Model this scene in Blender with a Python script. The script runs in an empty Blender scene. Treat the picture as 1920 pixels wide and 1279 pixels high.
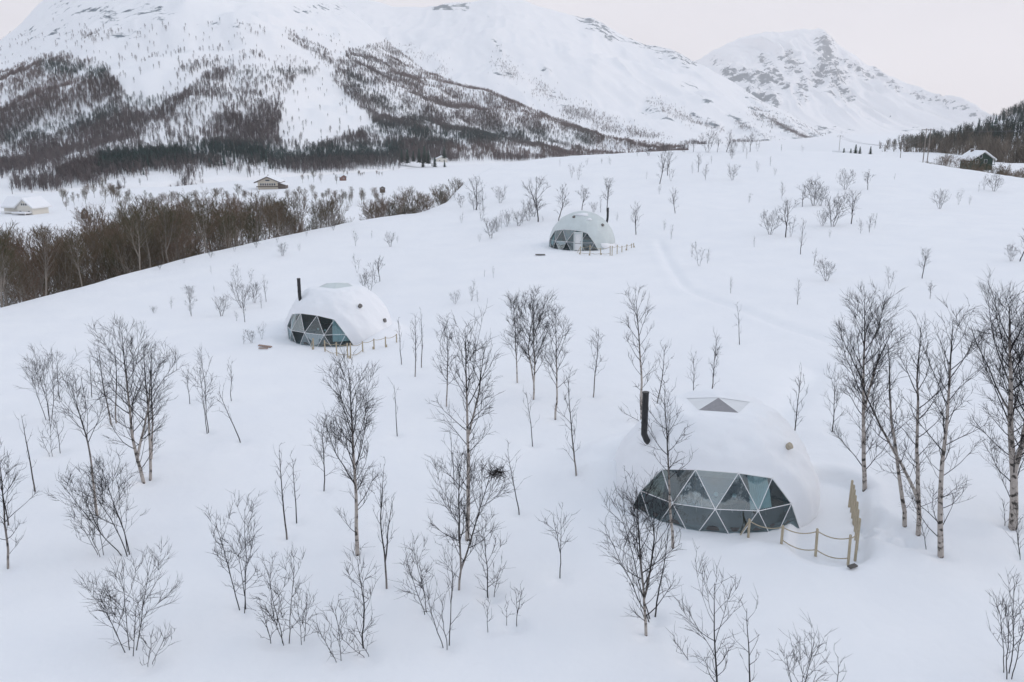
import bpy, math, random
import numpy as np
from mathutils import Vector, Matrix

# ------------------------------------------------------------------ camera, sky, sun, exposure
SC = bpy.context.scene
COL = SC.collection
FPX, W0, H0 = 1600.0, 1920.0, 1279.0          # focal length in photo pixels
PITCH = math.atan((639.5 - 245.0) / FPX)       # drone looks slightly down
CZ = 14.5                                      # camera height (m)
CT, ST = math.cos(PITCH), math.sin(PITCH)

cam_d = bpy.data.cameras.new("camera")
cam_d.sensor_width = 36.0
cam_d.lens = 36.0 * FPX / W0
cam_d.clip_start = 0.5
cam_d.clip_end = 60000.0
cam = bpy.data.objects.new("camera", cam_d)
COL.objects.link(cam)
cam.location = (0, 0, CZ)
cam.rotation_euler = (math.pi / 2 - PITCH, 0, 0)
SC.camera = cam

SUN_DIR = Vector((0.80, 0.10, 0.50)).normalized()
world = bpy.data.worlds.new("World")
SC.world = world
world.use_nodes = True
wn, wl = world.node_tree.nodes, world.node_tree.links
wn.clear()
w_out = wn.new("ShaderNodeOutputWorld")
w_bg = wn.new("ShaderNodeBackground")
w_sky = wn.new("ShaderNodeTexSky")
w_sky.sky_type = 'NISHITA'
w_sky.sun_disc = False
w_sky.sun_elevation = math.asin(SUN_DIR.z)
w_sky.sun_rotation = math.atan2(SUN_DIR.x, SUN_DIR.y)
w_sky.air_density = 1.0
w_sky.dust_density = 2.0
w_bg.inputs[1].default_value = 0.10
# a thin, even overcast veil over the clear sky: pale lilac at the horizon, cooler overhead
w_tc = wn.new("ShaderNodeTexCoord")
w_sep = wn.new("ShaderNodeSeparateXYZ")
wl.new(w_tc.outputs["Generated"], w_sep.inputs[0])
w_ramp = wn.new("ShaderNodeValToRGB")
wl.new(w_sep.outputs[2], w_ramp.inputs[0])
cr = w_ramp.color_ramp
cr.elements[0].position = 0.0
cr.elements[0].color = (7.05, 6.75, 7.0, 1)
cr.elements[1].position = 0.85
cr.elements[1].color = (5.35, 6.15, 7.25, 1)
e = cr.elements.new(0.22)
e.color = (6.8, 6.7, 7.1, 1)
w_map = wn.new("ShaderNodeMapping")
w_map.inputs["Scale"].default_value = (1.0, 1.0, 3.5)
wl.new(w_tc.outputs["Generated"], w_map.inputs[0])
w_noise = wn.new("ShaderNodeTexNoise")
w_noise.inputs["Scale"].default_value = 2.2
w_noise.inputs["Detail"].default_value = 4
wl.new(w_map.outputs[0], w_noise.inputs["Vector"])
w_mr = wn.new("ShaderNodeMapRange")
w_mr.inputs[1].default_value = 0.3
w_mr.inputs[2].default_value = 0.7
w_mr.inputs[3].default_value = 0.91
w_mr.inputs[4].default_value = 1.06
wl.new(w_noise.outputs[0], w_mr.inputs[0])
w_mul = wn.new("ShaderNodeMix")
w_mul.data_type = 'RGBA'
w_mul.blend_type = 'MULTIPLY'
w_mul.inputs[0].default_value = 1.0
wl.new(w_ramp.outputs[0], w_mul.inputs[6])
wl.new(w_mr.outputs[0], w_mul.inputs[7])
w_mix = wn.new("ShaderNodeMix")
w_mix.data_type = 'RGBA'
w_mix.inputs[0].default_value = 0.93
wl.new(w_sky.outputs[0], w_mix.inputs[6])
wl.new(w_mul.outputs[2], w_mix.inputs[7])
wl.new(w_mix.outputs[2], w_bg.inputs[0])
wl.new(w_bg.outputs[0], w_out.inputs[0])

sun_d = bpy.data.lights.new("sun", 'SUN')
sun_d.energy = 0.5
sun_d.angle = math.radians(45)
sun_d.color = (1.0, 0.88, 0.80)
sun = bpy.data.objects.new("sun", sun_d)
COL.objects.link(sun)
sun.rotation_euler = SUN_DIR.to_track_quat('Z', 'Y').to_euler()
sun.location = (0, 0, 60)

SC.render.engine = 'CYCLES'
SC.view_settings.view_transform = 'Standard'
SC.view_settings.look = 'None'
SC.view_settings.exposure = 0.35
SC.view_settings.gamma = 1.0
SC.view_settings.use_curve_mapping = False
SC.cycles.max_bounces = 6
SC.cycles.diffuse_bounces = 2
SC.cycles.glossy_bounces = 3
SC.cycles.transparent_max_bounces = 8
SC.cycles.use_denoising = True
SC.cycles.use_adaptive_sampling = True
SC.cycles.adaptive_threshold = 0.02

# ------------------------------------------------------------------ helpers
RNG = random.Random(7)
NPR = np.random.RandomState(7)


def tag(o, label=None, cat=None, group=None, kind=None):
    if label: o["label"] = label
    if cat: o["category"] = cat
    if group: o["group"] = group
    if kind: o["kind"] = kind
    return o


def empty(name, loc, label=None, cat=None, group=None, rz=0.0):
    o = bpy.data.objects.new(name, None)
    COL.objects.link(o)
    o.location = loc
    o.rotation_euler = (0, 0, rz)
    o.empty_display_size = 0.3
    return tag(o, label, cat, group)


def make_mesh(name, verts, faces, smooth=False, attrs=None):
    """faces: list of tuples, or int array (n,3)/(n,4)"""
    me = bpy.data.meshes.new(name)
    verts = np.asarray(verts, dtype=np.float32)
    if isinstance(faces, np.ndarray):
        k = faces.shape[1]
        me.vertices.add(len(verts))
        me.vertices.foreach_set("co", verts.ravel())
        me.loops.add(faces.size)
        me.loops.foreach_set("vertex_index", faces.astype(np.int32).ravel())
        me.polygons.add(len(faces))
        me.polygons.foreach_set("loop_start", np.arange(0, faces.size, k, dtype=np.int32))
        me.update(calc_edges=True)
    else:
        me.from_pydata([tuple(map(float, v)) for v in verts], [], faces)
        me.update()
    if attrs:
        for an, av in attrs.items():
            av = np.asarray(av, dtype=np.float32)
            if av.ndim == 2:
                at = me.attributes.new(an, 'FLOAT_COLOR', 'POINT')
                if av.shape[1] == 3:
                    av = np.concatenate([av, np.ones((len(av), 1), np.float32)], 1)
                at.data.foreach_set("color", av.ravel())
            else:
                at = me.attributes.new(an, 'FLOAT', 'POINT')
                at.data.foreach_set("value", av)
    if smooth:
        me.polygons.foreach_set("use_smooth", np.ones(len(me.polygons), dtype=bool))
    return me


def link(name, me, mat=None, parent=None, loc=(0, 0, 0), rot=(0, 0, 0), scale=None):
    o = bpy.data.objects.new(name, me)
    COL.objects.link(o)
    if mat is not None and len(me.materials) == 0:
        me.materials.append(mat)
    o.parent = parent
    o.location = loc
    o.rotation_euler = rot
    if scale is not None:
        o.scale = scale
    return o


class MB:
    """collects simple solids into one mesh"""
    def __init__(self):
        self.v, self.f = [], []

    def add(self, vs, fs):
        n = len(self.v)
        self.v += [tuple(v) for v in vs]
        self.f += [tuple(i + n for i in f) for f in fs]
        return self

    def box(self, c, s, rz=0.0, ch=0.0):
        x, y, z = s[0] / 2, s[1] / 2, s[2] / 2
        cc, ss = math.cos(rz), math.sin(rz)
        pts = []
        for dz in (-z, z):
            for dx, dy in ((-x, -y), (x, -y), (x, y), (-x, y)):
                pts.append((c[0] + dx * cc - dy * ss, c[1] + dx * ss + dy * cc, c[2] + dz))
        return self.add(pts, [(3, 2, 1, 0), (4, 5, 6, 7), (0, 1, 5, 4), (1, 2, 6, 5), (2, 3, 7, 6), (3, 0, 4, 7)])

    def tube(self, pts, rad, k=6, caps=True):
        pts = [Vector(p) for p in pts]
        n = len(pts)
        if not isinstance(rad, (list, tuple)):
            rad = [rad] * n
        vs, fs = [], []
        up = None
        for i, p in enumerate(pts):
            t = (pts[min(i + 1, n - 1)] - pts[max(i - 1, 0)]).normalized()
            if up is None:
                up = Vector((0, 0, 1)) if abs(t.z) < 0.9 else Vector((1, 0, 0))
            a = t.cross(up).normalized()
            b = a.cross(t).normalized()
            up = b
            for j in range(k):
                w = 2 * math.pi * j / k
                vs.append(p + (a * math.cos(w) + b * math.sin(w)) * rad[i])
        for i in range(n - 1):
            for j in range(k):
                j2 = (j + 1) % k
                fs.append((i * k + j, i * k + j2, (i + 1) * k + j2, (i + 1) * k + j))
        if caps:
            fs.append(tuple(range(k - 1, -1, -1)))
            fs.append(tuple((n - 1) * k + j for j in range(k)))
        return self.add(vs, fs)

    def lathe(self, prof, k=16, c=(0, 0, 0)):
        vs, fs = [], []
        for r, z in prof:
            for j in range(k):
                w = 2 * math.pi * j / k
                vs.append((c[0] + r * math.cos(w), c[1] + r * math.sin(w), c[2] + z))
        for i in range(len(prof) - 1):
            for j in range(k):
                j2 = (j + 1) % k
                fs.append((i * k + j, i * k + j2, (i + 1) * k + j2, (i + 1) * k + j))
        fs.append(tuple(range(k - 1, -1, -1)))
        fs.append(tuple((len(prof) - 1) * k + j for j in range(k)))
        return self.add(vs, fs)

    def build(self, name, mat, parent=None, loc=(0, 0, 0), smooth=False, rot=(0, 0, 0)):
        me = make_mesh(name, self.v, self.f, smooth)
        return link(name, me, mat, parent, loc, rot)


def ray(px, py):
    u, v = (px - 960.0) / FPX, (639.5 - py) / FPX
    return np.array([u, CT + v * ST, -ST + v * CT])


def project(P):
    P = np.asarray(P, dtype=float)
    x, y, z = P[..., 0], P[..., 1], P[..., 2] - CZ
    d = y * CT - z * ST
    return 960 + FPX * x / d, 639.5 - FPX * (y * ST + z * CT) / d, d


def at_y(px, py, Y):
    r = ray(px, py)
    t = Y / r[1]
    return np.array([r[0] * t, Y, CZ + r[2] * t])


def at_dz(px, py, dz):
    r = ray(px, py)
    t = dz / r[2]
    return np.array([r[0] * t, r[1] * t, CZ + dz])


_LAT = np.random.RandomState(11).rand(256, 256)


def vnoise(x, y):
    xi, yi = np.floor(x).astype(int), np.floor(y).astype(int)
    fx, fy = x - xi, y - yi
    fx, fy = fx * fx * fx * (fx * (fx * 6 - 15) + 10), fy * fy * fy * (fy * (fy * 6 - 15) + 10)
    g = lambda i, j: _LAT[i & 255, j & 255]
    return (g(xi, yi) * (1 - fx) + g(xi + 1, yi) * fx) * (1 - fy) + (g(xi, yi + 1) * (1 - fx) + g(xi + 1, yi + 1) * fx) * fy


def fbm(x, y, oct=4, gain=0.5, ridged=False):
    x, y = np.asarray(x, float), np.asarray(y, float)
    s, a, tot = 0.0, 1.0, 0.0
    for o in range(oct):
        n = vnoise(x + 17.3 * o, y - 9.1 * o)
        if ridged:
            n = 1 - np.abs(2 * n - 1)
        s = s + a * n
        tot += a
        a *= gain
        x, y = x * 2.03 + y * 0.31, y * 2.03 - x * 0.31
    return s / tot


def sstep(a, b, x):
    t = np.clip((x - a) / (b - a), 0, 1)
    return t * t * (3 - 2 * t)


def seg_dist(x, y, pts):
    """distance to a polyline and fraction along it"""
    best = np.full(np.shape(x), 1e9)
    for (ax, ay), (bx, by) in zip(pts[:-1], pts[1:]):
        dx, dy = bx - ax, by - ay
        t = np.clip(((x - ax) * dx + (y - ay) * dy) / (dx * dx + dy * dy + 1e-9), 0, 1)
        best = np.minimum(best, np.hypot(x - ax - t * dx, y - ay - t * dy))
    return best


# ------------------------------------------------------------------ materials
def new_mat(name):
    m = bpy.data.materials.new(name)
    m.use_nodes = True
    nt = m.node_tree
    b = nt.nodes["Principled BSDF"]
    return m, nt, b


def N(nt, kind, **kw):
    n = nt.nodes.new(kind)
    for k, v in kw.items():
        setattr(n, k, v)
    return n


def mix_rgb(nt, fac, a, b, blend='MIX'):
    n = N(nt, "ShaderNodeMix", data_type='RGBA', blend_type=blend)
    for i, v in ((0, fac), (6, a), (7, b)):
        if hasattr(v, "is_output"):
            nt.links.new(v, n.inputs[i])
        elif i == 0:
            n.inputs[0].default_value = v
        else:
            n.inputs[i].default_value = (*v, 1)
    return n.outputs[2]


def noise_fac(nt, scale, lo=0.4, hi=0.6, detail=4, coord="Object", vscale=None, out=(0, 1)):
    tc = N(nt, "ShaderNodeTexCoord")
    src = tc.outputs[coord]
    if vscale:
        mp = N(nt, "ShaderNodeMapping")
        mp.inputs["Scale"].default_value = vscale
        nt.links.new(src, mp.inputs[0])
        src = mp.outputs[0]
    nz = N(nt, "ShaderNodeTexNoise")
    nz.inputs["Scale"].default_value = scale
    nz.inputs["Detail"].default_value = detail
    nt.links.new(src, nz.inputs["Vector"])
    mr = N(nt, "ShaderNodeMapRange")
    mr.inputs[1].default_value, mr.inputs[2].default_value = lo, hi
    mr.inputs[3].default_value, mr.inputs[4].default_value = out
    nt.links.new(nz.outputs[0], mr.inputs[0])
    return mr.outputs[0]


def bump(nt, bsdf, height, strength=0.3, dist=0.05):
    b = N(nt, "ShaderNodeBump")
    b.inputs["Strength"].default_value = strength
    b.inputs["Distance"].default_value = dist
    nt.links.new(height, b.inputs["Height"])
    nt.links.new(b.outputs[0], bsdf.inputs["Normal"])


def plain(name, col, rough=0.6, var=0.15, scale=6.0, metal=0.0, bstr=0.0, vscale=None):
    m, nt, b = new_mat(name)
    f = noise_fac(nt, scale, 0.3, 0.7, vscale=vscale)
    c = mix_rgb(nt, f, tuple(x * (1 - var) for x in col), tuple(min(1, x * (1 + var)) for x in col))
    nt.links.new(c, b.inputs["Base Color"])
    b.inputs["Roughness"].default_value = rough
    b.inputs["Metallic"].default_value = metal
    if bstr:
        bump(nt, b, f, bstr, 0.02)
    return m


def snow_material():
    m, nt, b = new_mat("snow")
    f = noise_fac(nt, 0.35, 0.3, 0.7, 5)
    c = mix_rgb(nt, f, (0.86, 0.875, 0.905), (0.90, 0.91, 0.93))
    nt.links.new(c, b.inputs["Base Color"])
    b.inputs["Roughness"].default_value = 0.75
    b.inputs["Specular IOR Level"].default_value = 0.15
    g = noise_fac(nt, 1.3, 0.0, 1.0, 7)
    bump(nt, b, g, 0.4, 0.14)
    return m


def mountain_material():
    """snow with bare rock where the 'rock' attribute says the faces are too steep to hold it"""
    m, nt, b = new_mat("mountain_snow_and_rock")
    at = N(nt, "ShaderNodeAttribute", attribute_name="rock")
    mid = N(nt, "ShaderNodeAttribute", attribute_name="grain")
    geo = N(nt, "ShaderNodeNewGeometry")
    mp = N(nt, "ShaderNodeMapping")
    mp.inputs["Scale"].default_value = (1, 1, 1.6)
    nt.links.new(geo.outputs["Position"], mp.inputs[0])
    sc = N(nt, "ShaderNodeVectorMath", operation='SCALE')
    nt.links.new(mp.outputs[0], sc.inputs[0])
    nt.links.new(mid.outputs["Fac"], sc.inputs["Scale"])
    nz = N(nt, "ShaderNodeTexNoise")
    nz.inputs["Scale"].default_value = 1.0
    nz.inputs["Detail"].default_value = 8
    nz.inputs["Roughness"].default_value = 0.68
    nt.links.new(sc.outputs[0], nz.inputs["Vector"])
    add = N(nt, "ShaderNodeMath", operation='ADD')
    nt.links.new(at.outputs["Fac"], add.inputs[0])
    amp = N(nt, "ShaderNodeMath", operation='MULTIPLY_ADD')
    nt.links.new(nz.outputs[0], amp.inputs[0])
    amp.inputs[1].default_value, amp.inputs[2].default_value = 2.2, -0.6
    nt.links.new(amp.outputs[0], add.inputs[1])
    mr = N(nt, "ShaderNodeMapRange")
    mr.inputs[1].default_value, mr.inputs[2].default_value = 0.96, 1.08
    nt.links.new(add.outputs[0], mr.inputs[0])
    nz2 = N(nt, "ShaderNodeTexNoise")
    nz2.inputs["Scale"].default_value = 3.0
    nt.links.new(sc.outputs[0], nz2.inputs["Vector"])
    rock = mix_rgb(nt, nz2.outputs[0], (0.085, 0.118, 0.145), (0.27, 0.315, 0.35))
    c = mix_rgb(nt, mr.outputs[0], (0.885, 0.895, 0.915), rock)
    nt.links.new(c, b.inputs["Base Color"])
    b.inputs["Roughness"].default_value = 0.8
    b.inputs["Specular IOR Level"].default_value = 0.1
    return m


def bark_material(name, pale, dark, twig):
    """birch: pale papery bark with dark marks on thick wood, dark on thin wood"""
    m, nt, b = new_mat(name)
    at = N(nt, "ShaderNodeAttribute", attribute_name="rad")
    mr = N(nt, "ShaderNodeMapRange")
    mr.inputs[1].default_value, mr.inputs[2].default_value = 0.022, 0.042
    nt.links.new(at.outputs["Fac"], mr.inputs[0])
    marks = noise_fac(nt, 2.6, 0.52, 0.62, 6, "Object", (2.0, 2.0, 2.4))
    fine = noise_fac(nt, 14.0, 0.35, 0.65, 3, "Object", (1, 1, 4))
    pa = mix_rgb(nt, fine, pale, tuple(x * 0.72 for x in pale))
    bk = mix_rgb(nt, marks, pa, dark)
    c = mix_rgb(nt, mr.outputs[0], twig, bk)
    nt.links.new(c, b.inputs["Base Color"])
    b.inputs["Roughness"].default_value = 0.85
    b.inputs["Specular IOR Level"].default_value = 0.2
    return m


def twig_material(name, c1, c2):
    m, nt, b = new_mat(name)
    oi = N(nt, "ShaderNodeObjectInfo")
    f = noise_fac(nt, 1.6, 0.35, 0.65, 2)
    ad = N(nt, "ShaderNodeMath", operation='MULTIPLY_ADD')
    nt.links.new(f, ad.inputs[0])
    ad.inputs[1].default_value = 0.35
    ad.use_clamp = True
    ml = N(nt, "ShaderNodeMath", operation='MULTIPLY')
    nt.links.new(oi.outputs["Random"], ml.inputs[0])
    ml.inputs[1].default_value = 0.75
    nt.links.new(ml.outputs[0], ad.inputs[2])
    c = mix_rgb(nt, ad.outputs[0], c1, c2)
    nt.links.new(c, b.inputs["Base Color"])
    b.inputs["Roughness"].default_value = 0.9
    b.inputs["Specular IOR Level"].default_value = 0.1
    return m


def attr_material(name):
    m, nt, b = new_mat(name)
    at = N(nt, "ShaderNodeAttribute", attribute_name="tint", attribute_type='INSTANCER')
    f = noise_fac(nt, 0.4, 0.3, 0.7, 3, out=(0.75, 1.2))
    c = mix_rgb(nt, 1.0, at.outputs["Color"], f, 'MULTIPLY')
    nt.links.new(c, b.inputs["Base Color"])
    b.inputs["Roughness"].default_value = 0.9
    b.inputs["Specular IOR Level"].default_value = 0.1
    return m


def film_material():
    """clear, slightly creased window film: part mirror, part smoky see-through"""
    m, nt, b = new_mat("clear_window_film")
    nt.nodes.remove(b)
    out = nt.nodes["Material Output"]
    tr = N(nt, "ShaderNodeBsdfTransparent")
    tr.inputs[0].default_value = (0.52, 0.71, 0.74, 1)
    gl = N(nt, "ShaderNodeBsdfGlossy")
    gl.inputs["Color"].default_value = (0.76, 0.87, 0.90, 1)
    gl.inputs["Roughness"].default_value = 0.03
    lw = N(nt, "ShaderNodeLayerWeight")
    lw.inputs[0].default_value = 0.32
    mr = N(nt, "ShaderNodeMapRange")
    mr.inputs[3].default_value, mr.inputs[4].default_value = 0.0, 0.80
    nt.links.new(lw.outputs["Fresnel"], mr.inputs[0])
    tc = N(nt, "ShaderNodeTexCoord")
    mp = N(nt, "ShaderNodeMapping")
    mp.inputs["Scale"].default_value = (3.4, 3.4, 0.7)
    mp.inputs["Rotation"].default_value = (0.3, 0.25, 0.5)
    nt.links.new(tc.outputs["Object"], mp.inputs[0])
    nz = N(nt, "ShaderNodeTexNoise")
    nz.inputs["Scale"].default_value = 1.6
    nz.inputs["Detail"].default_value = 3
    nt.links.new(mp.outputs[0], nz.inputs["Vector"])
    bp = N(nt, "ShaderNodeBump")
    bp.inputs["Strength"].default_value = 0.4
    bp.inputs["Distance"].default_value = 0.06
    nt.links.new(nz.outputs[0], bp.inputs["Height"])
    nt.links.new(bp.outputs[0], gl.inputs["Normal"])
    # mirror share set at random per pane, imitating uneven reflections
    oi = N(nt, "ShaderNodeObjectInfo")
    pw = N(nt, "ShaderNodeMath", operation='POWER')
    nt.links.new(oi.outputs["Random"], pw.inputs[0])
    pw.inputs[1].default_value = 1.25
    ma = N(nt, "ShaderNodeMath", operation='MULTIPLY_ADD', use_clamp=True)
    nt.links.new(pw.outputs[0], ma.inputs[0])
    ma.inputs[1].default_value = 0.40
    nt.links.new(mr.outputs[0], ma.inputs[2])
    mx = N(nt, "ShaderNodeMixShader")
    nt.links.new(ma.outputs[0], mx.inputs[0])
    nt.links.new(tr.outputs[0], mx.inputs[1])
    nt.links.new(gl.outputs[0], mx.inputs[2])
    nt.links.new(mx.outputs[0], out.inputs[0])
    return m


M = {
    "snow": snow_material(),
    "mountain": mountain_material(),
    "bark": bark_material("birch_bark", (0.50, 0.45, 0.41), (0.06, 0.055, 0.05), (0.026, 0.024, 0.026)),
    "twig": twig_material("birch_twigs", (0.018, 0.017, 0.019), (0.036, 0.031, 0.031)),
    "shrub": twig_material("shrub_twigs", (0.045, 0.043, 0.047), (0.095, 0.088, 0.09)),
    "wood_bark": twig_material("wood_bark", (0.14, 0.125, 0.11), (0.30, 0.265, 0.23)),
    "wood_twig": twig_material("wood_twigs", (0.065, 0.075, 0.038), (0.21, 0.145, 0.112)),
    "far_tree": attr_material("far_trees"),
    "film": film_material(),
    "white_tube": plain("white_painted_tube", (0.80, 0.81, 0.82), 0.35, 0.05),
    "canvas": plain("grey_green_canvas", (0.60, 0.655, 0.655), 0.55, 0.05, 1.5),
    "pale_canvas": plain("pale_canvas", (0.74, 0.755, 0.77), 0.6, 0.05, 1.5),
    "lining": plain("inner_lining", (0.42, 0.46, 0.46), 0.8, 0.08, 2),
    "floor_wood": plain("floor_boards", (0.09, 0.09, 0.088), 0.55, 0.3, 3, vscale=(1, 12, 1)),
    "black_metal": plain("black_stove_metal", (0.018, 0.019, 0.021), 0.45, 0.2, 20),
    "vent": plain("vent_rubber", (0.16, 0.15, 0.14), 0.7, 0.2, 20),
    "tan": plain("tan_vent_cover", (0.42, 0.37, 0.29), 0.7, 0.15, 20),
    "pine": plain("fence_timber", (0.45, 0.385, 0.28), 0.75, 0.18, 8, bstr=0.2, vscale=(4, 4, 0.6)),
    "rope": plain("hemp_rope", (0.40, 0.345, 0.25), 0.9, 0.2, 40),
    "skylight": plain("grey_roof_panel", (0.27, 0.265, 0.28), 0.5, 0.12, 14),
    "pink_wood": plain("pinkish_table_wood", (0.42, 0.30, 0.27), 0.5, 0.1, 6),
    "porcelain": plain("white_shade", (0.85, 0.85, 0.85), 0.3, 0.03),
    "fabric_dark": plain("charcoal_fabric", (0.06, 0.07, 0.08), 0.95, 0.2, 12),
    "fabric_tan": plain("tan_blanket", (0.42, 0.34, 0.27), 0.95, 0.15, 9),
    "fabric_teal": plain("teal_curtain", (0.08, 0.25, 0.26), 0.9, 0.2, 3, vscale=(9, 9, 0.5)),
    "fur": plain("grey_fur", (0.33, 0.31, 0.30), 1.0, 0.45, 16),
    "cream": plain("cream_boards", (0.66, 0.60, 0.50), 0.7, 0.08, 4, vscale=(1, 1, 6)),
    "white_boards": plain("white_house_boards", (0.74, 0.71, 0.64), 0.7, 0.06, 4, vscale=(1, 1, 6)),
    "brown_boards": plain("brown_boards", (0.13, 0.105, 0.09), 0.8, 0.2, 4, vscale=(6, 6, 1)),
    "red_boards": plain("red_brown_boards", (0.20, 0.11, 0.09), 0.8, 0.2, 4, vscale=(6, 6, 1)),
    "green_boards": plain("dark_green_boards", (0.030, 0.060, 0.045), 0.75, 0.25, 4, vscale=(6, 6, 1)),
    "white_trim": plain("white_trim", (0.78, 0.78, 0.77), 0.5, 0.05),
    "dark_glass": plain("dark_window", (0.05, 0.06, 0.07), 0.12, 0.2),
    "grey_pole": plain("weathered_pole", (0.24, 0.21, 0.19), 0.85, 0.25, 3, vscale=(8, 8, 0.5)),
    "cable": plain("cable", (0.12, 0.12, 0.13), 0.6, 0.1),
    "spruce": plain("spruce_needles", (0.032, 0.070, 0.055), 0.9, 0.4, 1.2),
    "plank": plain("weathered_plank", (0.33, 0.24, 0.20), 0.8, 0.2, 8),
    "dark_board": plain("dark_board", (0.10, 0.095, 0.09), 0.8, 0.2, 8),
}

# ------------------------------------------------------------------ the snowy hill, the valley
# dome centres (sphere centre, metres) and yaw of their windows
DOMES = {
    "near": (np.array([7.57, 29.9, CZ - 13.03]), -12.2),
    "mid": (np.array([-12.17, 58.3, CZ - 13.72]), -28.4),
    "far": (np.array([7.30, 89.0, CZ - 11.55]), -31.6),
}
DR = 3.5

_cp = []
for px, py, dz in [(-350, 1279, -14.0), (0, 1279, -13.8), (480, 1279, -13.6), (960, 1279, -13.4), (1440, 1279, -13.3),
                   (1919, 1279, -13.2), (2300, 1279, -13.1),
                   (-200, 1000, -14.1), (0, 1000, -14.0), (480, 1000, -13.7), (930, 960, -13.4), (1700, 1000, -13.1), (1990, 930, -12.9),
                   (0, 760, -14.4), (400, 760, -14.0), (900, 720, -13.5), (1350, 690, -12.9), (1650, 690, -12.6), (1950, 690, -12.2),
                   (380, 570, -13.9), (900, 565, -12.9), (1300, 560, -12.3), (1620, 540, -11.7), (1930, 540, -11.2),
                   (870, 455, -12.3), (1300, 455, -11.3), (1600, 450, -10.6), (1920, 440, -10.2)]:
    _cp.append(at_dz(px, py, dz))
for px, py, Y in [(1000, 400, 110), (1220, 375, 122), (1420, 375, 122), (1640, 375, 120), (1860, 385, 115),
                  (1080, 330, 150), (1300, 325, 152), (1500, 322, 153), (1700, 335, 146)]:
    _cp.append(at_y(px, py, Y))
EDGE = [(-900, 860, 34), (-400, 690, 52), (-150, 625, 61), (0, 583, 69), (150, 543, 76), (300, 500, 85), (430, 467, 94), (560, 437, 103), (660, 418, 112),
        (740, 405, 120), (800, 396, 127), (838, 382, 133), (868, 350, 145), (920, 315, 165), (1000, 300, 178), (1100, 291, 185), (1250, 283, 190),
        (1450, 281, 195), (1640, 291, 185), (1800, 318, 160), (1920, 337, 145), (2300, 395, 112), (2800, 470, 85)]
_ep = np.array([at_y(*e) for e in EDGE])
EA, EY = _ep[:, 0] / _ep[:, 1], _ep[:, 1]
for p in _ep[1:-1]:
    _cp.append(p)
for c, _ in DOMES.values():
    for dx, dy in ((0, 0), (3, -3), (-3, -3), (3, 3), (-3, 3)):
        _cp.append(np.array([c[0] + dx, c[1] + dy, c[2] - 0.14]))
_cp = np.array(_cp)


def _phi(r2):
    return 0.5 * r2 * np.log(np.maximum(r2, 1e-9))


_n = len(_cp)
_XY = _cp[:, :2] / 50.0
_K = _phi(((_XY[:, None] - _XY[None]) ** 2).sum(-1)) + 2e-3 * np.eye(_n)
_Pm = np.c_[np.ones(_n), _XY]
_A = np.block([[_K, _Pm], [_Pm.T, np.zeros((3, 3))]])
_w = np.linalg.solve(_A, np.r_[_cp[:, 2], 0, 0, 0])


def tps(x, y):
    x = np.clip(x, -62, 105) / 50.0
    y = np.clip(y, 13, 205) / 50.0
    z = _w[_n] + _w[_n + 1] * x + _w[_n + 2] * y
    for i in range(_n):
        z = z + _w[i] * _phi((x - _XY[i, 0]) ** 2 + (y - _XY[i, 1]) ** 2)
    return z


def base_hill(x, y):
    """smooth hill and valley without local detail"""
    x, y = np.asarray(x, float), np.asarray(y, float)
    a = np.where(y > 5, x / np.maximum(y, 5), np.sign(x) * 3)
    a = np.clip(a, EA[0], EA[-1])
    ye = np.interp(a, EA, EY)
    s = np.where(y > 5, y - ye, -1.0)
    s = np.maximum(s, 0)
    k = 0.34 + 0.22 * sstep(0.0, -0.35, a)
    drop = k * (np.sqrt(s * s + 16.0) - 4.0)
    vl = -23.0 - 7.0 * sstep(165, 300, y)
    vr = -12.0
    v = CZ + vl + (vr - vl) * sstep(0.22, 0.42, a)
    v = v + 2.2 * (fbm(x / 60, y / 60, 3) - 0.5)
    h = tps(x, y) - drop
    # smooth maximum of hill and valley floor
    d = h - v
    return v + 0.5 * (d + np.sqrt(d * d + 2.0)) * (s > 0) + (h - v) * (s <= 0)


def ray_ground(px, py, fn):
    """first hit of a pixel's ray with the ground function (many rays at once)"""
    px, py = np.atleast_1d(np.asarray(px, float)), np.atleast_1d(np.asarray(py, float))
    out = []
    Ys = np.exp(np.linspace(math.log(9), math.log(420), 900))
    for a, b in zip(px, py):
        r = ray(a, b)
        X = r[0] / r[1] * Ys
        Z = CZ + r[2] / r[1] * Ys
        g = fn(X, Ys)
        hit = np.where(Z <= g)[0]
        i = hit[0] if len(hit) else len(Ys) - 1
        if i > 0 and len(hit):
            d0, d1 = Z[i - 1] - g[i - 1], Z[i] - g[i]
            t = d0 / (d0 - d1 + 1e-9)
            Y = Ys[i - 1] + t * (Ys[i] - Ys[i - 1])
        else:
            Y = Ys[i]
        X = r[0] / r[1] * Y
        out.append((X, Y, float(fn(np.array([X]), np.array([Y]))[0])))
    return out


_g = lambda pts: [(p[0], p[1]) for p in ray_ground([q[0] for q in pts], [q[1] for q in pts], base_hill)]
TRACK = _g([(1236, 452), (1250, 480), (1262, 508), (1285, 540), (1340, 563), (1400, 584), (1480, 612), (1580, 645), (1680, 690)])
TRACK2 = _g([(1452, 790), (1490, 742), (1535, 690)])
PATH = _g([(1556, 905), (1556, 940), (1554, 985), (1552, 1020)])
WALK = _g([(1625, 965), (1650, 985), (1690, 1010)])
WIND = _g([(1250, 400), (1640, 398), (1850, 372)])


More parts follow.
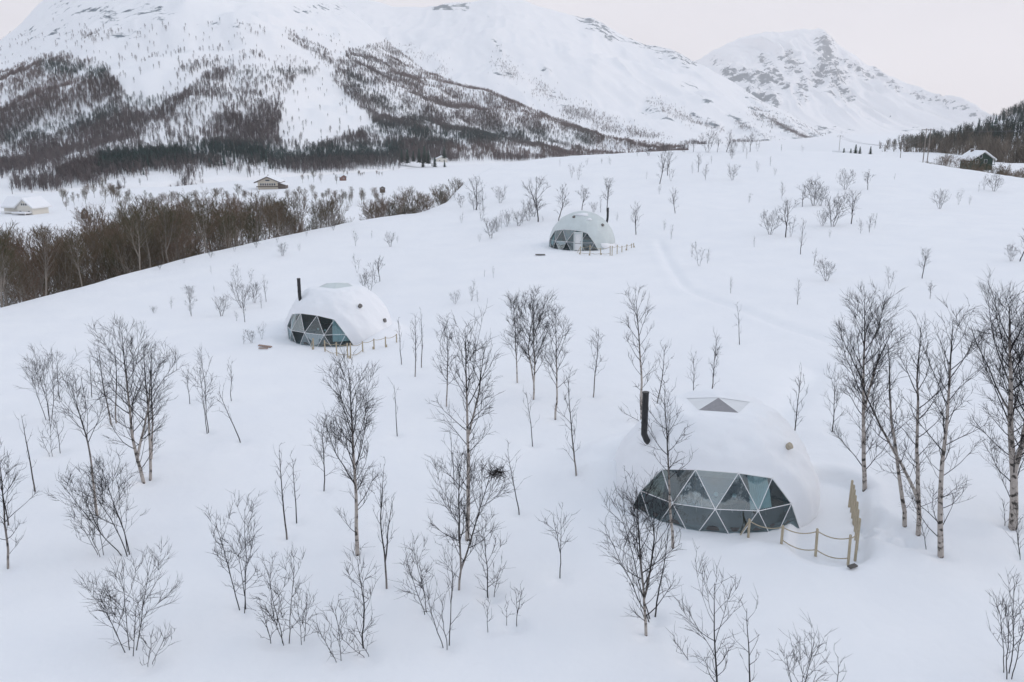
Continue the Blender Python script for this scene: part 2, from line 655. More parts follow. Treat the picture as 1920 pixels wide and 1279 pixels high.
def H_open(x, y):
    x, y = np.asarray(x, float), np.asarray(y, float)
    z = base_hill(x, y)
    near = sstep(420, 150, np.hypot(x, y))
    # wind-shaped undulation
    z = z + near * (0.40 * (fbm(x / 13, y / 9, 3) - 0.5) + 0.13 * (fbm(x / 5.0 + 5, y / 3.2, 3) - 0.5))
    d = seg_dist(x, y, TRACK)
    z = z - 0.19 * np.exp(-(d / 0.36) ** 2) + 0.04 * np.exp(-((d - 0.9) / 0.4) ** 2)
    d = seg_dist(x, y, TRACK2)
    z = z - 0.32 * np.exp(-(d / 0.8) ** 2)
    d = seg_dist(x, y, PATH)
    z = z - 0.30 * sstep(1.45, 1.05, d) + 0.08 * np.exp(-((d - 1.75) / 0.3) ** 2)
    d = seg_dist(x, y, WALK)
    z = z - 0.42 * sstep(0.9, 0.2, d) * (0.4 + 1.2 * fbm(x * 2.4, y * 2.4, 2))
    for key, (c, yaw) in DOMES.items():
        dx, dy = x - c[0], y - c[1]
        r = np.hypot(dx, dy)
        az = np.degrees(np.arctan2(dx, -dy)) - yaw
        az = np.abs((az + 180) % 360 - 180)
        side = sstep(52, 84, az)
        amp = {"near": 1.25, "mid": 0.75, "far": 0.22}[key]
        flat = sstep(5.3, 3.9, r)
        z = z * (1 - flat) + (c[2] - 0.22 + 0.05 * (fbm(x * 1.3, y * 1.3, 2) - 0.5)) * flat
        wob = 0.7 + 0.6 * fbm(x / 2.2 + 3, y / 2.2, 2)
        ring = np.exp(-((r - 3.75) / (2.1 - 1.3 * sstep(0.5, 3.2, dx))) ** 2) * (r > 3.75) + (r <= 3.75) * sstep(2.6, 3.75, r)
        z = z + amp * side * ring * wob
        front = (1 - side)
        z = z + 0.16 * front * np.exp(-((r - 4.5) / 0.55) ** 2) * (fbm(x * 0.9, y * 0.9, 2)) * 1.4
    # the fenced path stays dug out beside the near dome
    d = seg_dist(x, y, PATH)
    zp = DOMES["near"][0][2] - 0.55
    m = sstep(1.30, 0.95, d)
    return z * (1 - m) + np.minimum(z, zp) * m


# wind hollows round the foot of the near birches
TREE_FEET = [(270, 905), (281, 900), (209, 797), (218, 793), (283, 860), (172, 745), (92, 788), (112, 745), (182, 966), (96, 856), (113, 850), (66, 922), (163, 768), (238, 1040), (190, 1042), (14, 1066), (16, 985), (389, 812), (356, 758), (434, 752), (452, 830), (538, 1011), (556, 981), (607, 921), (670, 1040), (725, 1104), (714, 985), (745, 818), (837, 762), (876, 1012), (860, 1106), (852, 910), (915, 1121), (926, 1119), (797, 1149), (838, 1214), (682, 1215), (690, 1232), (636, 1240), (536, 1206), (568, 1206), (508, 1207), (456, 1146), (246, 1225), (280, 1248), (974, 965), (1050, 1084), (1081, 892), (999, 837), (1000, 749), (970, 718), (1041, 786), (1112, 745), (1202, 795), (1232, 755), (1300, 747), (1333, 748), (1387, 646), (1487, 824), (1560, 810), (1622, 917), (1697, 986), (1722, 1003), (1765, 1044), (1738, 1030), (1900, 990), (1960, 960), (1884, 986), (1915, 1048), (1262, 1027), (1212, 1191), (1222, 1165), (1228, 1156), (1200, 790), (1345, 1300), (1400, 1320), (1495, 1310), (1566, 1300), (1890, 1268), (778, 706), (790, 690), (753, 684), (915, 1186), (950, 1173), (969, 1174), (1292, 1238)]
_feet = ray_ground([f[0] for f in TREE_FEET], [f[1] for f in TREE_FEET], H_open)


def H(x, y):
    z = H_open(x, y)
    for (fx, fy, fz) in _feet:
        dx, dy = x - fx, y - fy
        m = (np.abs(dx) < 2.2) & (np.abs(dy) < 2.2)
        if not np.any(m):
            continue
        r2 = dx * dx + dy * dy
        z = z - m * (0.13 * np.exp(-r2 / 0.10) - 0.05 * np.exp(-((dx + 0.7) ** 2 + dy * dy) / 0.5))
    return z


def build_ground():
    ang = np.concatenate([np.linspace(-180, -62, 24, endpoint=False), np.linspace(-62, -39, 60, endpoint=False),
                          np.linspace(-39, 39, 470), np.linspace(39, 62, 60)[1:], np.linspace(62, 180, 24)[1:-1]])
    ang = np.radians(ang)
    r = np.concatenate([np.linspace(0.05, 14, 12, endpoint=False), np.exp(np.linspace(math.log(14), math.log(46), 200, endpoint=False)),
                        np.exp(np.linspace(math.log(46), math.log(260), 160, endpoint=False)),
                        np.exp(np.linspace(math.log(260), math.log(10300), 56))])
    A, R_ = np.meshgrid(ang, r)
    X, Y = R_ * np.sin(A), R_ * np.cos(A)
    Z = H(X.ravel(), Y.ravel()).reshape(X.shape)
    nr, na = X.shape
    V = np.stack([X, Y, Z], -1).reshape(-1, 3)
    i, j = np.meshgrid(np.arange(nr - 1), np.arange(na), indexing='ij')
    j2 = (j + 1) % na
    F = np.stack([i * na + j, i * na + j2, (i + 1) * na + j2, (i + 1) * na + j], -1).reshape(-1, 4)
    me = make_mesh("ground", V, F, True)
    o = link("ground", me, M["snow"])
    tag(o, "rolling hillside and valley floor under smooth untouched snow", None, None, "structure")
    return o


build_ground()


# ------------------------------------------------------------------ mountains
def px_slope(px, py):
    r = ray(px, py)
    return r[0] / r[1], r[2] / r[1]


def stroke_map(px, py, strokes):
    """sum of soft strokes / discs given in photo pixels: where rock or trees stand on a slope"""
    s = np.zeros(np.shape(px))
    for pts, wd, wt in strokes:
        if len(pts) == 1:
            d = np.hypot(px - pts[0][0], (py - pts[0][1]))
        else:
            d = seg_dist(px, py, pts)
        s = np.maximum(s, wt * np.exp(-(d / wd) ** 2))
    return s


def poly_mask(px, py, poly):
    ins = np.zeros(np.shape(px), bool)
    n = len(poly)
    for i in range(n):
        x1, y1 = poly[i]
        x2, y2 = poly[(i + 1) % n]
        c = ((y1 > py) != (y2 > py)) & (px < (x2 - x1) * (py - y1) / (y2 - y1 + 1e-9) + x1)
        ins ^= c
    return ins


def mountain(name, label, crest, base, nx, nt, prof, rough, rough_scale, grain, rockfn, ridged=0.0, gully=0.0, crag=0.0):
    """crest: (px, py, distance) along the skyline; base: (px, distance, height) along the foot"""
    ca = np.array([px_slope(p[0], p[1]) for p in crest])
    cY = np.array([p[2] for p in crest], float)
    ba = np.array([px_slope(p[0], 300)[0] for p in base])
    bY = np.array([p[1] for p in base], float)
    bz = np.array([p[2] for p in base], float)
    a = np.linspace(ca[0, 0], ca[-1, 0], nx)
    sl = np.interp(a, ca[:, 0], ca[:, 1])
    Yc = np.interp(a, ca[:, 0], cY)
    Yb = np.interp(a, ba, bY)
    zb = np.interp(a, ba, bz)
    t = np.concatenate([np.linspace(0, 1, nt), 1 + np.linspace(0, 0.6, nt // 5)[1:]])
    T, A = np.meshgrid(t, a, indexing='ij')
    Yg = Yb + (Yc - Yb) * T
    zc = CZ + sl * Yc
    Tc = np.clip(T, 0, 1)
    Z = zb + (zc - zb) * Tc ** prof
    Z = Z - np.maximum(T - 1, 0) * (zc - zb) * 1.1
    X = A * Yg
    k = rough_scale
    env = sstep(0.0, 0.18, T) * (0.35 + 0.65 * sstep(1.0, 0.8, T))
    Z = Z + rough * (fbm(X / k, Yg / k, 5) - 0.5) * env
    if ridged:
        Z = Z + ridged * (fbm(X / k * 1.7 + 3, Yg / k * 0.8, 5, 0.55, True) - 0.6) * env
    if gully:
        wv = X / k * 2.6 + 1.5 * fbm(X / k, Yg / k, 3)
        Z = Z + gully * (fbm(wv, Yg / k * 0.35, 4, 0.55, True) - 0.6) * env
    if crag:
        # bare cliffs are broken into ribs and ledges
        px, py, _ = project(np.stack([X, Yg, Z], -1))
        rk = sstep(0.25, 0.6, rockfn(px, py, T)) * env
        q = crag * 2.2
        Z = Z + crag * rk * (fbm(X / q + 0.6 * Z / q, Z / q * 1.4 + Yg / q * 0.3, 4, 0.6, True) - 0.6)
    Z[0] -= 14.0
    V = np.stack([X, Yg, Z], -1)
    px, py, _ = project(V)
    rock = rockfn(px, py, T).ravel()
    n_t, n_x = T.shape
    i, j = np.meshgrid(np.arange(n_t - 1), np.arange(n_x - 1), indexing='ij')
    F = np.stack([i * n_x + j, i * n_x + j + 1, (i + 1) * n_x + j + 1, (i + 1) * n_x + j], -1).reshape(-1, 4)
    me = make_mesh(name, V.reshape(-1, 3), F, True, {"rock": rock, "grain": np.full(n_t * n_x, grain)})
    o = link(name, me, M["mountain"])
    tag(o, label, None, None, "structure")
    return o, V, px, py, T


def rock_left(px, py, T):
    s = stroke_map(px, py, [([(110, 10), (200, 30), (300, 20)], 34, 0.36), ([(60, 60), (130, 50)], 22, 0.34), ([(200, 65), (260, 60)], 20, 0.40),
                            ([(560, 20), (650, 10)], 14, 0.44), ([(380, 45), (470, 50)], 25, 0.36)])
    return np.maximum(s, 0.0)


ML = mountain("mountain", "broad snowy mountain flank with birch woods on its lower slopes, rising out of frame",
              [(-700, 160, 2300), (-300, 140, 2300), (0, 76, 2300), (40, 46, 2350), (72, 14, 2400), (95, -8, 2450), (200, -110, 2600), (330, -200, 2700), (460, -160, 2700),
               (560, -60, 2600), (650, 10, 2400), (737, 83, 2150), (795, 130, 1950), (870, 163, 1800), (942, 187, 1700), (1037, 228, 1600), (1127, 262, 1550), (1200, 275, 1550), (1290, 284, 1600)],
              [(-700, 330, -17), (0, 400, -16), (300, 470, -15.6), (520, 560, -15.6), (760, 690, -15.6), (1000, 900, -15.6), (1290, 1300, -16)],
              360, 170, 1.22, 62, 210, 0.03, rock_left, 0, 20)


def rock_mid(px, py, T):
    s = stroke_map(px, py, [([(815, 12), (875, 12)], 11, 0.52), ([(1092, 38), (1125, 48), (1140, 65)], 20, 0.52), ([(1238, 95), (1262, 92), (1285, 115)], 20, 0.50),
                            ([(1300, 118), (1310, 112)], 14, 0.46), ([(930, 75), (940, 100)], 11, 0.42), ([(935, 130), (955, 140)], 13, 0.42), ([(1380, 150), (1430, 185)], 17, 0.44),
                            ([(1040, 180), (1060, 190)], 17, 0.44), ([(1020, 125), (1030, 135)], 10, 0.42), ([(1205, 200), (1250, 220)], 20, 0.42),
                            ([(1370, 215), (1440, 262)], 10, 0.47), ([(1440, 225), (1500, 262)], 11, 0.47), ([(1300, 215), (1350, 240)], 11, 0.42),
                            ([(1410, 210), (1470, 230), (1530, 255)], 20, 0.42), ([(1150, 70), (1230, 90)], 10, 0.44), ([(1290, 160), (1330, 190)], 17, 0.37)])
    return np.maximum(s, 0.05)


M2 = mountain("mountain_ridge", "pale snow ridge behind the wooded spur, craggy along its skyline",
              [(420, -40, 4300), (600, -15, 4300), (700, 0, 4300), (745, 9, 4300), (790, 12, 4300), (830, 7, 4300), (880, 6, 4300), (930, -4, 4300), (985, 1, 4400), (1010, 12, 4400), (1060, 24, 4400),
               (1090, 32, 4400), (1112, 32, 4400), (1135, 47, 4400), (1165, 66, 4400), (1210, 82, 4400), (1240, 86, 4400), (1262, 92, 4300), (1300, 112, 4200), (1322, 122, 4100), (1370, 152, 3900), (1420, 182, 3700),
               (1480, 212, 3500), (1530, 245, 3300), (1570, 268, 3200), (1640, 292, 3200)],
              [(420, 1900, -16), (1000, 1900, -16), (1300, 2000, -16), (1640, 2400, -16)],
              360, 130, 1.15, 90, 420, 0.016, rock_mid, 0, 34, 70)


def rock_far(px, py, T):
    s = stroke_map(px, py, [([(1365, 138), (1440, 150)], 20, 0.64), ([(1400, 180), (1450, 188)], 20, 0.62), ([(1405, 165), (1425, 175)], 29, 0.47), ([(1430, 112), (1460, 150), (1475, 160)], 17, 0.56),
                            ([(1475, 105), (1490, 130)], 21, 0.58), ([(1500, 150), (1505, 190)], 18, 0.49),
                            ([(1546, 80), (1552, 120), (1535, 145)], 24, 0.67), ([(1560, 120), (1575, 150)], 26, 0.58), ([(1565, 165), (1590, 180)], 20, 0.53),
                            ([(1590, 120), (1630, 140)], 20, 0.47), ([(1640, 130), (1680, 165)], 13, 0.49), ([(1760, 185), (1830, 215)], 14, 0.50), ([(1715, 175), (1740, 190)], 14, 0.47),
                            ([(1330, 110), (1350, 120)], 11, 0.47), ([(1500, 240), (1600, 255)], 17, 0.38), ([(1700, 240), (1780, 250)], 17, 0.38)])
    return np.maximum(s, 0.05)


M3 = mountain("mountain_peak", "steep snow covered peak with blue grey cliffs closing the valley",
              [(1150, 190, 8000), (1250, 150, 8000), (1311, 112, 8000), (1335, 95, 8000), (1365, 80, 8000), (1400, 69, 8000), (1440, 56, 8000), (1500, 54, 8000), (1545, 55, 7900), (1556, 68, 7800), (1572, 84, 7800),
               (1605, 103, 7800), (1625, 122, 7800), (1650, 134, 7800), (1685, 150, 7800), (1720, 165, 7700), (1760, 180, 7600), (1800, 196, 7500), (1828, 207, 7400), (1845, 228, 7400), (1900, 246, 7400), (2050, 262, 7400)],
              [(1150, 4600, -10), (1600, 4700, -10), (2050, 4800, -10)],
              380, 210, 1.05, 150, 900, 0.016, rock_far, 0, 250, 170)


def rock_right(px, py, T):
    return np.full(np.shape(px), 0.1)


M4 = mountain("hillside", "wooded hillside rising behind the green cabin",
              [(1560, 283, 900), (1640, 283, 850), (1720, 276, 800), (1780, 261, 760), (1830, 245, 730), (1870, 230, 700), (1920, 206, 680), (2000, 170, 660), (2200, 100, 640), (2500, 60, 620)],
              [(1560, 560, CZ - 12.5), (1760, 470, CZ - 12.5), (1900, 330, CZ - 12.3), (2500, 250, CZ - 12)],
              160, 80, 1.3, 16, 60, 0.03, rock_right)


def build_reflection_range():
    """unseen range added behind the camera so the dome windows have something to mirror"""
    a = np.radians(np.linspace(100, 260, 150))
    t = np.linspace(0, 1.3, 50)
    T, A = np.meshgrid(t, a, indexing='ij')
    R_ = 700 + 1500 * T
    X, Y = R_ * np.sin(A), R_ * np.cos(A)
    crest = 520 * (0.55 + 0.6 * fbm(A * 3.1 + 4, A * 0 + 2, 3)) * sstep(100, 125, np.degrees(A)) * sstep(260, 235, np.degrees(A))
    Z = -30 + crest * np.where(T < 1, T ** 1.3, 2.0 - T) + 40 * (fbm(X / 260, Y / 260, 4) - 0.5) * sstep(0, 0.2, T)
    V = np.stack([X, Y, Z], -1).reshape(-1, 3)
    nt_, na = T.shape
    i, j = np.meshgrid(np.arange(nt_ - 1), np.arange(na - 1), indexing='ij')
    F = np.stack([i * na + j, i * na + j + 1, (i + 1) * na + j + 1, (i + 1) * na + j], -1).reshape(-1, 4)
    rock = (0.62 * sstep(0.75, 0.45, T) + 0.12 * fbm(X / 150, Y / 150, 3)).ravel()
    me = make_mesh("reflection_range", V, F, True, {"rock": rock, "grain": np.full(len(V), 0.02)})
    tag(link("reflection_range", me, M["mountain"]), "unseen mountain range added behind the camera for the dome windows to reflect", None, None, "structure")


build_reflection_range()  # out of view, added only for reflections in the panes


# ------------------------------------------------------------------ far woods (read as one mass)
def far_tree_protos(rs):
    """small bare trees: a 3-sided trunk and a burst of rising branches; unit height"""
    out = []
    for k in range(8):
        V, F = [], []
        ln = rs.uniform(-0.05, 0.05)
        for z, r in ((-0.05, 0.028), (0.95, 0.006)):
            for j in range(3):
                w = j * 2.094 + k
                V.append((r * math.cos(w) + ln * z, r * math.sin(w), z))
        F += [(0, 1, 4), (0, 4, 3), (1, 2, 5), (1, 5, 4), (2, 0, 3), (2, 3, 5)]
        nb = 24
        for b in range(nb):
            z0 = 0.18 + 0.68 * (b / nb) ** 0.9
            w = b * 2.4 + rs.uniform(-0.5, 0.5)
            ln2 = rs.uniform(0.20, 0.36) * (1.12 - 0.75 * z0)
            rise = rs.uniform(1.0, 2.2) * ln2
            d = np.array([math.cos(w), math.sin(w), 0])
            s = np.array([-math.sin(w), math.cos(w), 0]) * 0.013
            p0 = np.array([ln * z0, 0, z0])
            p1 = p0 + d * ln2 * 0.6 + np.array([0, 0, rise * 0.4])
            p2 = p0 + d * ln2 + np.array([0, 0, rise])
            i = len(V)
            V += [p0 - s * 0.6, p0 + s * 0.6, p1 + s + (0, 0, 0.02), p1 - s, p2]
            F += [(i, i + 1, i + 2), (i, i + 2, i + 3), (i + 3, i + 2, i + 4)]
        out.append((np.array(V, float), np.array(F)))
    return out


def far_conifer_protos(rs):
    out = []
    for k in range(4):
        V, F = [], []
        for lay in range(5):
            z0 = 0.08 + 0.18 * lay
            r = 0.20 * (1 - lay / 5.6)
            n = 6
            i = len(V)
            V.append((0, 0, z0 + 0.26))
            for j in range(n):
                w = j * 2 * math.pi / n + lay * 0.6 + k
                q = r * rs.uniform(0.7, 1.15)
                V.append((q * math.cos(w), q * math.sin(w), z0 + rs.uniform(-0.03, 0.03)))
            F += [(i, i + 1 + j, i + 1 + (j + 1) % n) for j in range(n)]
        out.append((np.array(V, float), np.array(F)))
    return out


_rs = np.random.RandomState(3)
BARE_P = far_tree_protos(_rs)
CONE_P = far_conifer_protos(_rs)


def scatter_wood(name, label, mt, density, count, hmin, hmax, tintfn, conifer=0.0, seed=1):
    o, V, px, py, T = mt
    rs = np.random.RandomState(seed)
    Vc = 0.25 * (V[:-1, :-1] + V[1:, :-1] + V[:-1, 1:] + V[1:, 1:])
    cx, cy, _ = project(Vc)
    ex = np.stack([px[1:, :-1] - px[:-1, :-1], py[1:, :-1] - py[:-1, :-1]], -1)
    ey = np.stack([px[:-1, 1:] - px[:-1, :-1], py[:-1, 1:] - py[:-1, :-1]], -1)
    ar = ex[..., 0] * ey[..., 1] - ex[..., 1] * ey[..., 0]
    # thick woods also stand on ground seen almost edge-on
    true = np.linalg.norm(np.cross(V[1:, :-1] - V[:-1, :-1], V[:-1, 1:] - V[:-1, :-1]), axis=-1)
    dist = np.linalg.norm(Vc - np.array([0, 0, CZ]), axis=-1)
    ang = true * (FPX / dist) ** 2
    wgt = np.maximum(np.abs(ar), 0.10 * ang) * density(cx, cy, Vc)
    wgt[T[:-1, :-1] > 1.0] *= 0.25
    vis = (cx > -260) & (cx < 2180) & (cy > -60)
    wgt = np.where(vis, wgt, 0).ravel()
    cells = rs.choice(len(wgt), size=count, p=wgt / wgt.sum())
    ci, cj = np.unravel_index(cells, Vc.shape[:2])
    u, v = rs.rand(count)[:, None], rs.rand(count)[:, None]
    P = (V[ci, cj] * (1 - u) * (1 - v) + V[ci + 1, cj] * u * (1 - v) + V[ci, cj + 1] * (1 - u) * v + V[ci + 1, cj + 1] * u * v)
    qx, qy, _ = project(P)
    h = hmin + (hmax - hmin) * rs.rand(count) ** 1.3
    rot = rs.rand(count) * 6.283
    tint = tintfn(qx, qy, rs, P)
    isc = rs.rand(count) < (conifer(qx, qy) if callable(conifer) else conifer)
    tint = np.where(isc[:, None], np.array([[0.040, 0.075, 0.068]]) * (0.7 + 0.6 * rs.rand(count, 1)), tint)
    idx = np.where(isc, len(BARE_P) + rs.randint(0, len(CONE_P), count), rs.randint(0, len(BARE_P), count)).astype(np.float32)
    me = bpy.data.meshes.new(name)
    me.vertices.add(count)
    me.vertices.foreach_set("co", P.astype(np.float32).ravel())
    for an, av in (("turn", rot), ("size", h), ("kind_index", idx)):
        at = me.attributes.new(an, 'FLOAT', 'POINT')
        at.data.foreach_set("value", av.astype(np.float32))
    at = me.attributes.new("tint", 'FLOAT_COLOR', 'POINT')
    at.data.foreach_set("color", np.concatenate([tint, np.ones((count, 1))], 1).astype(np.float32).ravel())
    me.update()
    ob = link(name, me, M["far_tree"])
    md = ob.modifiers.new("wood", 'NODES')
    md.node_group = WOOD_NODES
    tag(ob, label, None, None, "stuff")
    return ob


def wood_nodes():
    """plants one of the small tree shapes on every point"""
    col = bpy.data.collections.new("far_tree_shapes")
    for k, (v, f) in enumerate(BARE_P + CONE_P):
        me = make_mesh("far_tree_shape_%02d" % k, v, f)
        me.materials.append(M["far_tree"])
        o = bpy.data.objects.new("far_tree_shape_%02d" % k, me)
        col.objects.link(o)
    g = bpy.data.node_groups.new("plant_wood", 'GeometryNodeTree')
    g.interface.new_socket("Geometry", in_out='INPUT', socket_type='NodeSocketGeometry')
    g.interface.new_socket("Geometry", in_out='OUTPUT', socket_type='NodeSocketGeometry')
    n = g.nodes
    gi, go = n.new("NodeGroupInput"), n.new("NodeGroupOutput")
    ci = n.new("GeometryNodeCollectionInfo")
    ci.inputs["Collection"].default_value = col
    ci.inputs["Separate Children"].default_value = True
    ci.inputs["Reset Children"].default_value = True
    ip = n.new("GeometryNodeInstanceOnPoints")
    ip.inputs["Pick Instance"].default_value = True

    def named(nm):
        q = n.new("GeometryNodeInputNamedAttribute")
        q.data_type = 'FLOAT'
        q.inputs["Name"].default_value = nm
        return q.outputs["Attribute"]
    cx = n.new("ShaderNodeCombineXYZ")
    g.links.new(named("turn"), cx.inputs[2])
    g.links.new(gi.outputs[0], ip.inputs["Points"])
    g.links.new(ci.outputs[0], ip.inputs["Instance"])
    g.links.new(named("kind_index"), ip.inputs["Instance Index"])
    g.links.new(cx.outputs[0], ip.inputs["Rotation"])
    g.links.new(named("size"), ip.inputs["Scale"])
    g.links.new(ip.outputs[0], go.inputs[0])
    return g


WOOD_NODES = wood_nodes()
BROWN, GREY, TEAL = np.array([0.185, 0.14, 0.132]), np.array([0.140, 0.124, 0.128]), np.array([0.040, 0.075, 0.074])


def dens_left(px, py, P):
    d = np.zeros(px.shape)
    d = np.maximum(d, 1.15 * poly_mask(px, py, [(-300, 150), (0, 150), (60, 120), (190, 130), (260, 190), (330, 185), (420, 120), (560, 135), (530, 200), (520, 260), (560, 300), (200, 330), (-300, 350)]))
    d = np.maximum(d, 0.045 * poly_mask(px, py, [(-300, 60), (120, 60), (250, 55), (420, 40), (640, 60), (700, 100), (700, 300), (300, 300), (-300, 200)]))
    d = np.maximum(d, 2.6 * poly_mask(px, py, [(655, 95), (735, 78), (800, 128), (942, 184), (1037, 226), (1130, 260), (1290, 284), (1250, 296), (1000, 300), (830, 292), (740, 285), (660, 270), (700, 230), (620, 150)]))
    d = np.maximum(d, 2.6 * poly_mask(px, py, [(560, 290), (700, 240), (900, 270), (1100, 290), (1000, 303), (750, 303), (560, 312)]))
    # open snow between the woods
    for (x0, y0, rx, ry, k) in [(590, 205, 62, 48, 0.9), (705, 172, 30, 14, 0.8), (680, 215, 30, 14, 0.8), (395, 215, 26, 16, 0.8), (130, 265, 40, 20, 0.7), (300, 160, 45, 32, 0.75), (285, 262, 15, 20, 0.6),
                                (250, 330, 80, 14, 0.8), (440, 120, 60, 16, 0.5), (600, 320, 90, 10, 0.9), (60, 95, 90, 12, 0.7), (345, 318, 45, 12, 0.9), (370, 240, 20, 10, 0.5), (840, 215, 50, 8, 0.45)]:
        d = d * (1 - k * np.exp(-((px - x0) / rx) ** 2 - ((py - y0) / ry) ** 2))
    d = np.maximum(d, stroke_map(px, py, [([(-150, 180), (0, 148), (60, 126), (130, 118), (195, 136)], 10, 1.5), ([(120, 322), (250, 305), (400, 290), (520, 300), (600, 305), (740, 292)], 17, 2.3),
                                          ([(450, 153), (520, 141), (590, 134)], 6, 1.1), ([(340, 132), (420, 116), (490, 106)], 6, 0.8), ([(545, 68), (600, 98), (650, 150), (700, 185)], 9, 0.9),
                                          ([(735, 80), (795, 128), (942, 184), (1037, 227), (1130, 261), (1290, 284)], 8, 4.5), ([(240, 190), (330, 195)], 7, 1.1), ([(30, 350), (110, 352)], 7, 1.2), ([(230, 372), (130, 330)], 8, 0.7),
                                          ([(30, 260), (150, 232), (210, 215)], 14, 1.1), ([(160, 70), (210, 68)], 8, 0.7), ([(0, 330), (60, 322)], 10, 0.7), ([(640, 322), (720, 327)], 5, 1.5), ([(330, 300), (350, 350)], 20, 0.35),
                                          ([(640, 130), (760, 210), (900, 265)], 16, 1.1)]))
    clump = fbm(P[..., 0] / 34, P[..., 1] / 60, 4)
    return d * (0.30 + 1.15 * sstep(0.36, 0.62, clump)) + 0.0015


def tint_left(qx, qy, rs, P):
    g = stroke_map(qx, qy, [([(200, 310), (400, 288), (520, 298), (740, 288)], 18, 0.95), ([(90, 130), (190, 140)], 14, 0.9), ([(20, 265), (150, 235), (210, 212)], 16, 0.75), ([(700, 245), (850, 262), (960, 255), (1100, 265)], 16, 0.8),
                            ([(240, 192), (300, 195)], 12, 0.8), ([(660, 150), (720, 195), (800, 235)], 14, 0.6), ([(450, 145), (590, 134)], 9, 0.5)])
    g = np.clip(g + rs.normal(0, 0.12, len(qx)), 0, 1)[:, None]
    b = np.clip(stroke_map(qx, qy, [([(800, 130), (1290, 284)], 60, 0.9), ([(850, 285), (1250, 292)], 14, 1.0), ([(0, 150), (130, 150)], 60, 0.8), ([(0, 130), (60, 120)], 20, 1.0)]) + rs.normal(0.15, 0.2, len(qx)), 0, 1)[:, None]
    c = GREY * (1 - b) + BROWN * b
    return (c * (1 - g) + TEAL * g) * (0.7 + 0.6 * rs.rand(len(qx), 1))


scatter_wood("birch_forest", "leafless birch forest in bands and clumps over the lower mountain flank", ML, dens_left, 64000, 3.4, 7.4, tint_left,
             lambda x, y: stroke_map(x, y, [([(200, 310), (520, 296)], 16, 0.12), ([(740, 272), (830, 262)], 16, 0.15), ([(90, 130), (190, 140)], 12, 0.10)]), 5)


def dens_mid(px, py, P):
    d = stroke_map(px, py, [([(1010, 175), (1100, 225), (1180, 262)], 16, 0.6), ([(1180, 250), (1270, 276)], 9, 0.7), ([(1290, 268), (1340, 278), (1400, 284)], 5, 2.2), ([(1380, 232), (1430, 258), (1500, 276)], 4, 1.1),
                            ([(1450, 228), (1500, 258), (1560, 276), (1640, 282)], 4, 1.4), ([(1290, 225), (1350, 248)], 8, 0.4), ([(930, 110), (960, 140)], 12, 0.3), ([(760, 90), (830, 130)], 12, 0.25),
                            ([(1230, 195), (1300, 235)], 10, 0.3), ([(1420, 215), (1540, 262)], 14, 0.3), ([(1380, 268), (1640, 287)], 5, 1.0)])
    cl = fbm(P[..., 0] / 90, P[..., 1] / 90, 3)
    return d * (0.1 + 1.2 * sstep(0.4, 0.6, cl))


scatter_wood("birch_scrub", "sparse birch scrub scattered over the pale ridge behind the spur", M2, dens_mid, 6000, 4.0, 8.5,
             lambda x, y, rs, P: (GREY * 1.25)[None] * (0.8 + 0.5 * rs.rand(len(x), 1)), 0.0, 8)


def dens_right(px, py, P):
    cl = fbm(P[..., 0] / 16, P[..., 1] / 26, 3)
    return (0.6 + 0.9 * sstep(0.4, 0.6, cl)) * (1 - 0.75 * np.exp(-((px - 1915) / 60) ** 2 - ((py - 250) / 16) ** 2)) * sstep(1640, 1740, px)


def tint_right(qx, qy, rs, P):
    b = np.clip(sstep(262, 305, qy) + rs.normal(0, 0.2, len(qx)), 0, 1)[:, None]
    return (np.array([0.040, 0.055, 0.050]) * (1 - b) + np.array([0.20, 0.17, 0.14]) * b) * (0.7 + 0.6 * rs.rand(len(qx), 1))


scatter_wood("hillside_wood", "dark mixed wood of birch and pine covering the hillside behind the green cabin", M4, dens_right, 2700, 6.0, 11.0, tint_right,
             lambda x, y: 0.14 * sstep(290, 250, y), 9)

# ------------------------------------------------------------------ geodesic dome tents
def geodesic():
    """three-frequency icosahedral dome, unit radius, azimuth 0 = window side (-Y)"""
    z, r = 1 / math.sqrt(5), 2 / math.sqrt(5)
    # rotate by 36 degrees so that a roof triangle points at the window
    V0 = [(0, 0, 1.0)]
    for k in range(5):
        w = math.radians(72 * k + 36)
        V0.append((r * math.sin(w), -r * math.cos(w), z))
    for k in range(5):
        w = math.radians(72 * k + 72)
        V0.append((r * math.sin(w), -r * math.cos(w), -z))
    V0.append((0, 0, -1.0))
    V0 = [np.array(v) for v in V0]
    F0 = []
    for k in range(5):
        k2 = (k + 1) % 5
        F0 += [(0, 1 + k, 1 + k2), (1 + k, 6 + k, 1 + k2), (6 + k, 6 + k2, 1 + k2), (11, 6 + k2, 6 + k)]
    verts, faces, key = [], [], {}

    def vid(p):
        p = p / np.linalg.norm(p)
        kk = tuple(np.round(p, 4))
        if kk not in key:
            key[kk] = len(verts)
            verts.append(p)
        return key[kk]
    for a, b, c in F0:
        g = {}
        for i in range(4):
            for j in range(4 - i):
                g[i, j] = vid((V0[a] * (3 - i - j) + V0[b] * i + V0[c] * j) / 3)
        for i in range(3):
            for j in range(3 - i):
                faces.append((g[i, j], g[i + 1, j], g[i, j + 1]))
                if i + j < 2:
                    faces.append((g[i + 1, j], g[i + 1, j + 1], g[i, j + 1]))
    verts = np.array(verts)
    fs = []
    for f in faces:
        cen = verts[list(f)].mean(0)
        n = np.cross(verts[f[1]] - verts[f[0]], verts[f[2]] - verts[f[0]])
        if np.dot(n, cen) < 0:
            f = (f[0], f[2], f[1])
        if cen[2] > -0.18:
            fs.append(f)
    return verts, fs


GV, GF = geodesic()


def azp(p):
    return math.degrees(math.atan2(p[0], -p[1])), math.degrees(math.acos(max(-1, min(1, p[2] / np.linalg.norm(p)))))


